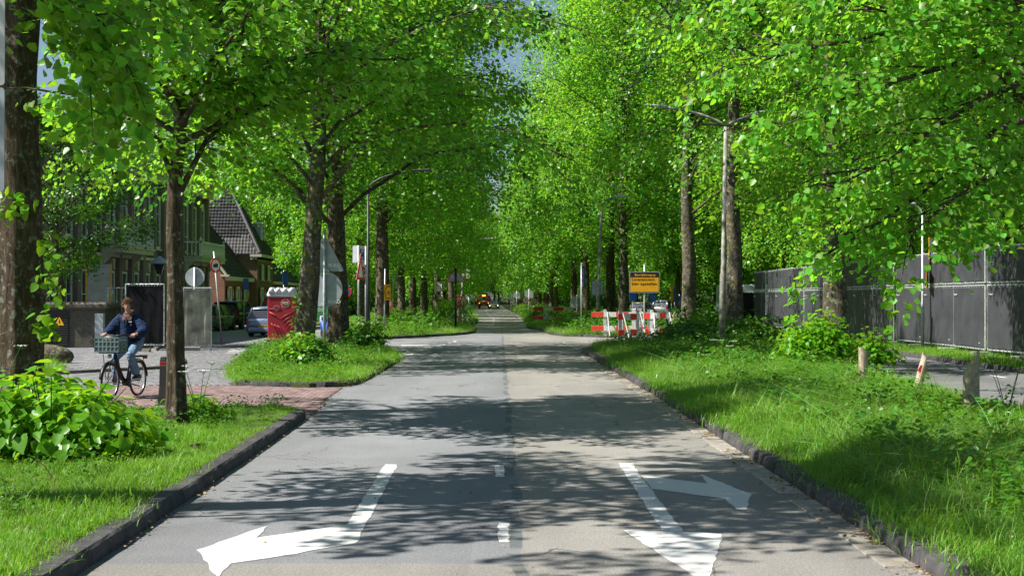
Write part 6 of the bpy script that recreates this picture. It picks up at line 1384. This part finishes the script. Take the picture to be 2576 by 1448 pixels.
# crate with real slots
Cr = empty('crate', Bk.matrix_world @ Vector((0, 0, 0))); Cr.location = RW; Cr.rotation_euler = (0, 0, hd); tag(Cr, 'grey-green slotted plastic crate on the front rack of the bicycle', 'crate')
cx0, cz0, cl, cw, ch = 1.08, .90, .34, .48, .27
for nx_, (c, ln, ax) in enumerate((((cx0 + cl / 2, 0), cw, 'y'), ((cx0 - cl / 2, 0), cw, 'y'), ((cx0, cw / 2), cl, 'x'), ((cx0, -cw / 2), cl, 'x'))):
    m = MB()
    for z in (0, .09, .18, .255): m.box((c[0], c[1], cz0 + z + .01), ((.022, ln, .022) if ax == 'y' else (ln, .022, .022)))
    for i in range(7):
        t = -ln / 2 + ln * i / 6; m.box(((c[0], t, cz0 + ch / 2) if ax == 'y' else (c[0] + t, c[1], cz0 + ch / 2)), (.024, .024, ch))
    for i in range(24):
        t = -ln / 2 + ln * (i + .5) / 24; m.box(((c[0] - .003, t, cz0 + .13) if ax == 'y' else (c[0] + t, c[1] - .003 * (1 if c[1] > 0 else -1), cz0 + .13)), (.008, .009, .2) if ax == 'y' else (.009, .008, .2))
    m.build('side', M['crate'], Cr)
m = MB(); m.box((cx0, 0, cz0 + .008), (cl, cw, .012)); m.build('base', M['crate'], Cr)
m = MB(); secs = []
for i in range(9):
    ph = -PI / 2 + PI * i / 8; secs.append([(cx0 + math.cos(a) * math.cos(ph) * .14 * (1 + .3 * noise.noise(Vector((a * 1.3, ph * 2, 1)))), math.sin(a) * math.cos(ph) * .19 * (1 + .3 * noise.noise(Vector((a, ph * 2, 4)))), cz0 + .18 + math.sin(ph) * .15) for a in [2 * PI * k / 14 for k in range(14)]])
m.loft(secs); o = m.build('bag', M['blackplastic'], smooth=True, loc=RW); o.rotation_euler = (0, 0, hd); tag(o, 'crumpled black bag lying in the bicycle crate', 'bag')
# ------------------------------------------------------------------ cyclist
Pn = empty('person', RW, hd); tag(Pn, 'young cyclist with curly brown hair, navy jacket and wide blue jeans', 'person')
V_ = Vector
J = dict(pel=V_((.20, 0, 1.06)), wai=V_((.24, 0, 1.22)), che=V_((.31, 0, 1.42)), nck=V_((.36, 0, 1.60)), hd0=V_((.40, 0, 1.70)),
         sL=V_((.33, .185, 1.50)), sR=V_((.33, -.185, 1.50)), eL=V_((.44, .345, 1.25)), eR=V_((.46, -.345, 1.26)), wL=V_((.72, .315, 1.22)), wR=V_((.72, -.315, 1.22)),
         hL=V_((.22, .10, 1.02)), hR=V_((.22, -.10, 1.02)), kL=V_((.60, .145, .84)), kR=V_((.70, -.13, .76)), aL=V_((.33, .135, .44)), aR=V_((.58, -.135, .38)))
keys = list(J); idx = {k: i for i, k in enumerate(keys)}
def skin(name, ks, edges, radii, mat, root, sub=2, parent=Pn):
    return simple_skin(name, [J[k] if isinstance(k, str) else V_(k) for k in ks], edges, radii, mat, parent, sub, root)
ks = ['pel', 'wai', 'che', 'nck', 'hd0', 'sL', 'eL', 'wL', 'sR', 'eR', 'wR', 'hL', 'kL', 'aL', 'hR', 'kR', 'aR']
skin('body', ks, [(0, 1), (1, 2), (2, 3), (3, 4), (2, 5), (5, 6), (6, 7), (2, 8), (8, 9), (9, 10), (0, 11), (11, 12), (12, 13), (0, 14), (14, 15), (15, 16)], [.11, .10, .11, .055, .06, .05, .036, .027, .05, .036, .027, .075, .05, .035, .075, .05, .035], 'skin', 0)
lp = lambda a, b, t: J[a].lerp(J[b], t)
jk = [(.21, 0, 1.03), (.23, 0, 1.13), (.27, 0, 1.28), (.31, 0, 1.43), (.34, 0, 1.54), J['sL'], lp('sL', 'eL', .5) + V_((0, .02, 0)), J['eL'], lp('eL', 'wL', .5), lp('eL', 'wL', .9), J['sR'], lp('sR', 'eR', .5) - V_((0, .02, 0)), J['eR'], lp('eR', 'wR', .5), lp('eR', 'wR', .9)]
skin('jacket', jk, [(0, 1), (1, 2), (2, 3), (3, 4), (3, 5), (5, 6), (6, 7), (7, 8), (8, 9), (3, 10), (10, 11), (11, 12), (12, 13), (13, 14)], [(.18, .20), (.18, .235), (.18, .24), (.17, .21), .10, .125, .12, .115, .10, .068, .125, .12, .115, .10, .068], 'jacket', 2)
skin('jeans', [(.20, 0, 1.05), J['hL'], lp('hL', 'kL', .5), J['kL'], lp('kL', 'aL', .5), lp('kL', 'aL', 1.0), J['hR'], lp('hR', 'kR', .5), J['kR'], lp('kR', 'aR', .5), lp('kR', 'aR', 1.0)], [(0, 1), (1, 2), (2, 3), (3, 4), (4, 5), (0, 6), (6, 7), (7, 8), (8, 9), (9, 10)], [.14, .115, .10, .088, .088, .105, .115, .10, .088, .088, .105], 'jeans', 0)
for s, a, p in ((1, 'aL', (.31, .33)), (-1, 'aR', (.63, .27))):
    b = J[a]; m = MB(); x0 = p[0]; z0 = p[1] + .015; secs = []
    for x, w, h in ((-.12, .03, .06), (-.09, .042, .10), (-.02, .045, .10), (.06, .048, .075), (.13, .045, .055), (.17, .025, .035)):
        secs.append([(x0 + x, s * .14 - w, z0 + .02), (x0 + x, s * .14 + w, z0 + .02), (x0 + x, s * .14 + w * .8, z0 + h), (x0 + x, s * .14 - w * .8, z0 + h)])
    m.loft(secs); sh = m.build('shoe', M['blackplastic'], Pn, True)
    m = MB(); m.loft([[(x0 + x, s * .14 - w, z0 - .004), (x0 + x, s * .14 + w, z0 - .004), (x0 + x, s * .14 + w, z0 + .02), (x0 + x, s * .14 - w, z0 + .02)] for x, w in ((-.125, .034), (-.02, .05), (.06, .052), (.17, .03))]); m.build('sole', M['signwhite'], sh)
# hands: palm, four fingers curled round the grip, thumb
for s, w in ((1, 'wL'), (-1, 'wR')):
    g_ = V_((.79, s * .305, 1.19)); wv = J[w]; m = MB(); m.loft([[tuple(c + V_((0, sy * wd, sz * th))) for sy, sz in ((-1, -1), (1, -1), (1, 1), (-1, 1))] for c, wd, th in ((wv, .024, .02), (wv + (g_ - wv) * .5 + V_((0, 0, .012)), .036, .02), (g_ + V_((.01, 0, .018)), .042, .014))]); m.build('palm', M['skin'], Pn, True)
    for i in range(4):
        y = s * (.27 + .022 * i); l = (.9, 1.0, .96, .8)[i]; m = MB(); c = V_((.80, y, 1.205))
        m.tube([c + V_((-.01, 0, .012)), c + V_((.025 * l, 0, .008)), c + V_((.040 * l, 0, -.012)), c + V_((.028 * l, 0, -.034)), c + V_((.008, 0, -.040))], [.0105, .0105, .010, .0095, .008], 7); m.build('finger', M['skin'], Pn, True)
    m = MB(); m.tube([wv + V_((.02, -s * .02, .0)), V_((.785, s * .262, 1.185)), V_((.815, s * .25, 1.175))], [.013, .011, .009], 7); m.build('thumb', M['skin'], Pn, True)
# head
hc = J['hd0'] + V_((.04, 0, .055)); Hd = bpy.data.objects.new('head', None); C.objects.link(Hd); Hd.parent = Pn; Hd.location = hc; Hd.rotation_euler = (0, .05, math.radians(22))
m = MB(); secs = []; NA, NP = 28, 22
def sdf(a, ph):
    x, y, z = math.cos(a) * math.cos(ph) * .094, math.sin(a) * math.cos(ph) * .074, math.sin(ph) * .118
    if z < 0: x *= 1 + z * 1.2 if x < 0 else 1 + z * .4; y *= 1 + z * 3.2
    f = max(0, math.cos(a)) 
    if f > .3:
        gz = lambda z0, w: math.exp(-((z - z0) / w) ** 2); gy = lambda y0, w: math.exp(-((abs(y) - y0) / w) ** 2)
        x += .022 * gz(-.022, .018) * gy(0, .011) + .010 * gz(.005, .02) * gy(0, .008)
        x -= .010 * gz(.012, .014) * gy(.030, .014); x += .006 * gz(.034, .010) * gy(.028, .02)
        x += .007 * gz(-.058, .008) * gy(0, .022); x += .010 * gz(-.098, .018) * gy(0, .02); x += .004 * gz(-.03, .02) * gy(.04, .015)
    return (x, y, z)
for i in range(NP + 1):
    ph = -PI / 2 + PI * i / NP; secs.append([sdf(2 * PI * k / NA, ph) for k in range(NA)])
m.loft(secs); hm = m.build('face', M['skin'], Hd, True)
for s in (-1, 1):
    m = MB(); m.lathe([(.001, -.008), (.007, -.006), (.010, 0), (.007, .006), (.001, .008)], 10); o = m.build('eye', M['signwhite'], Hd, True, loc=(.080, s * .030, .012)); m = MB(); m.plate(disc(.005, 10), -.003, 0); p_ = m.build('iris', M['black'], o, loc=(.0095, 0, 0)); p_.rotation_euler = (0, 0, PI / 2)
    m = MB(); m.tube([(.086, s * .016, .034), (.088, s * .03, .038), (.078, s * .044, .033)], .004, 5); m.build('eyebrow', M['hair'], Hd)
    m = MB(); m.tube([(-.005, s * .076, .022), (-.016, s * .086, .02), (-.016, s * .084, -.012), (-.004, s * .078, -.026)], [.008, .011, .009, .006], 7); m.build('ear', M['skin'], Hd, True)
m = MB(); m.tube([(.083, -.022, -.056), (.0925, -.008, -.054), (.0925, .008, -.054), (.083, .022, -.056)], [.002, .005, .005, .002], 6); m.build('lips', paint('lips', (.42, .15, .12), .5), Hd, True)
rr = random.Random(2); m = MB()
for i in range(620):
    a = rr.uniform(0, 2 * PI); ph = rr.uniform(-.25, PI / 2); 
    front = math.cos(a) > .45
    if front and ph < .42: continue
    if ph < .1 and math.cos(a) > -.1: continue
    n_ = V_((math.cos(a) * math.cos(ph), math.sin(a) * math.cos(ph), math.sin(ph))); c = V_((n_.x * .092, n_.y * .075, n_.z * .115)); t1 = n_.cross(V_((0, 0, 1))).normalized() if abs(n_.z) < .98 else V_((1, 0, 0)); t2 = n_.cross(t1)
    R_ = rr.uniform(.009, .015); o = rr.uniform(0, 6.3); turns = rr.uniform(4, 8); up = rr.uniform(.012, .038) * (1.35 if ph > .5 else 1)
    m.tube([c + n_ * (up * t + .004) + (t1 * math.cos(o + t * turns) + t2 * math.sin(o + t * turns)) * R_ for t in np.linspace(0, 1, 6)], [.005, .006, .006, .005, .004, .002], 4, cap=False)
m.build('hair', M['hair'], Hd, True, kind='stuff')
m = MB(); secs = []
for i in range(12):
    ph = -.25 + (PI / 2 + .25) * i / 11; secs.append([(math.cos(a) * math.cos(ph) * (.099 if math.cos(a) < .4 or ph > .5 else .088), math.sin(a) * math.cos(ph) * .080, math.sin(ph) * .123) for a in [2 * PI * k / 24 for k in range(24)]])
m.loft(secs); m.build('scalp', M['hair'], Hd, True)
m = MB(); m.tube([J['nck'] + V_((0, 0, -.04)), J['hd0'] + V_((.02, 0, .03))], [.055, .048], 12); m.build('neck', M['skin'], Pn, True)
m = MB(); N = 18; secs = []
for k in range(N + 1):
    a = 2 * PI * k / N; c = J['nck'] + V_((-.015, 0, .0)); e = V_((math.cos(a), math.sin(a), 0)); q = c + V_((e.x * .085, e.y * .10, .0 - .05 * e.x)); secs.append([tuple(q + e * .022 * math.cos(b) + V_((0, 0, .03 * math.sin(b)))) for b in [2 * PI * j / 8 for j in range(8)]])
m.loft(secs, cap=False); m.build('hood', M['hoodie'], Pn, True)
for s in (-1, 1):
    m = MB(); m.add([(.49, s * .012, 1.50), (.475, s * .02, 1.545), (.43, s * .10, 1.56), (.475, s * .10, 1.50), (.495, s * .055, 1.475)], [(0, 1, 2, 3, 4)]); o = m.build('collar', M['collar'], Pn); md = o.modifiers.new('s', 'SOLIDIFY'); md.thickness = .012
m = MB(); m.tube([(.495, 0, 1.50), (.492, 0, 1.40), (.46, 0, 1.25), (.415, 0, 1.08)], .005, 5); m.build('zip', M['chrome'], Pn)
m = MB(); m.box((.485, .085, 1.40), (.012, .035, .04)); m.box((.485, .085, 1.45), (.012, .06, .012)); m.build('chest_patch', M['signwhite'], Pn)
# worker in orange far down the road
wq = at(1201, 760, 300); wk = empty('person', (wq.x, 300, 0), -1.2); tag(wk, 'road worker in orange clothing standing at the left of the red truck', 'person')
simple_skin('body', [(0, 0, 1.0), (0, 0, 1.25), (0, 0, 1.45), (0, 0, 1.58), (0, 0, 1.68), (.0, .2, 1.42), (.05, .26, 1.15), (.12, .24, .92), (0, -.2, 1.42), (.05, -.26, 1.15), (.12, -.24, .92), (0, .1, .92), (.04, .11, .5), (0, .12, .05), (0, -.1, .92), (.04, -.11, .5), (0, -.12, .05)], [(0, 1), (1, 2), (2, 3), (3, 4), (2, 5), (5, 6), (6, 7), (2, 8), (8, 9), (9, 10), (0, 11), (11, 12), (12, 13), (0, 14), (14, 15), (15, 16)], [.15, .14, .15, .06, .10, .08, .06, .045, .08, .06, .045, .1, .08, .07, .1, .08, .07], 'orange', wk, 1)
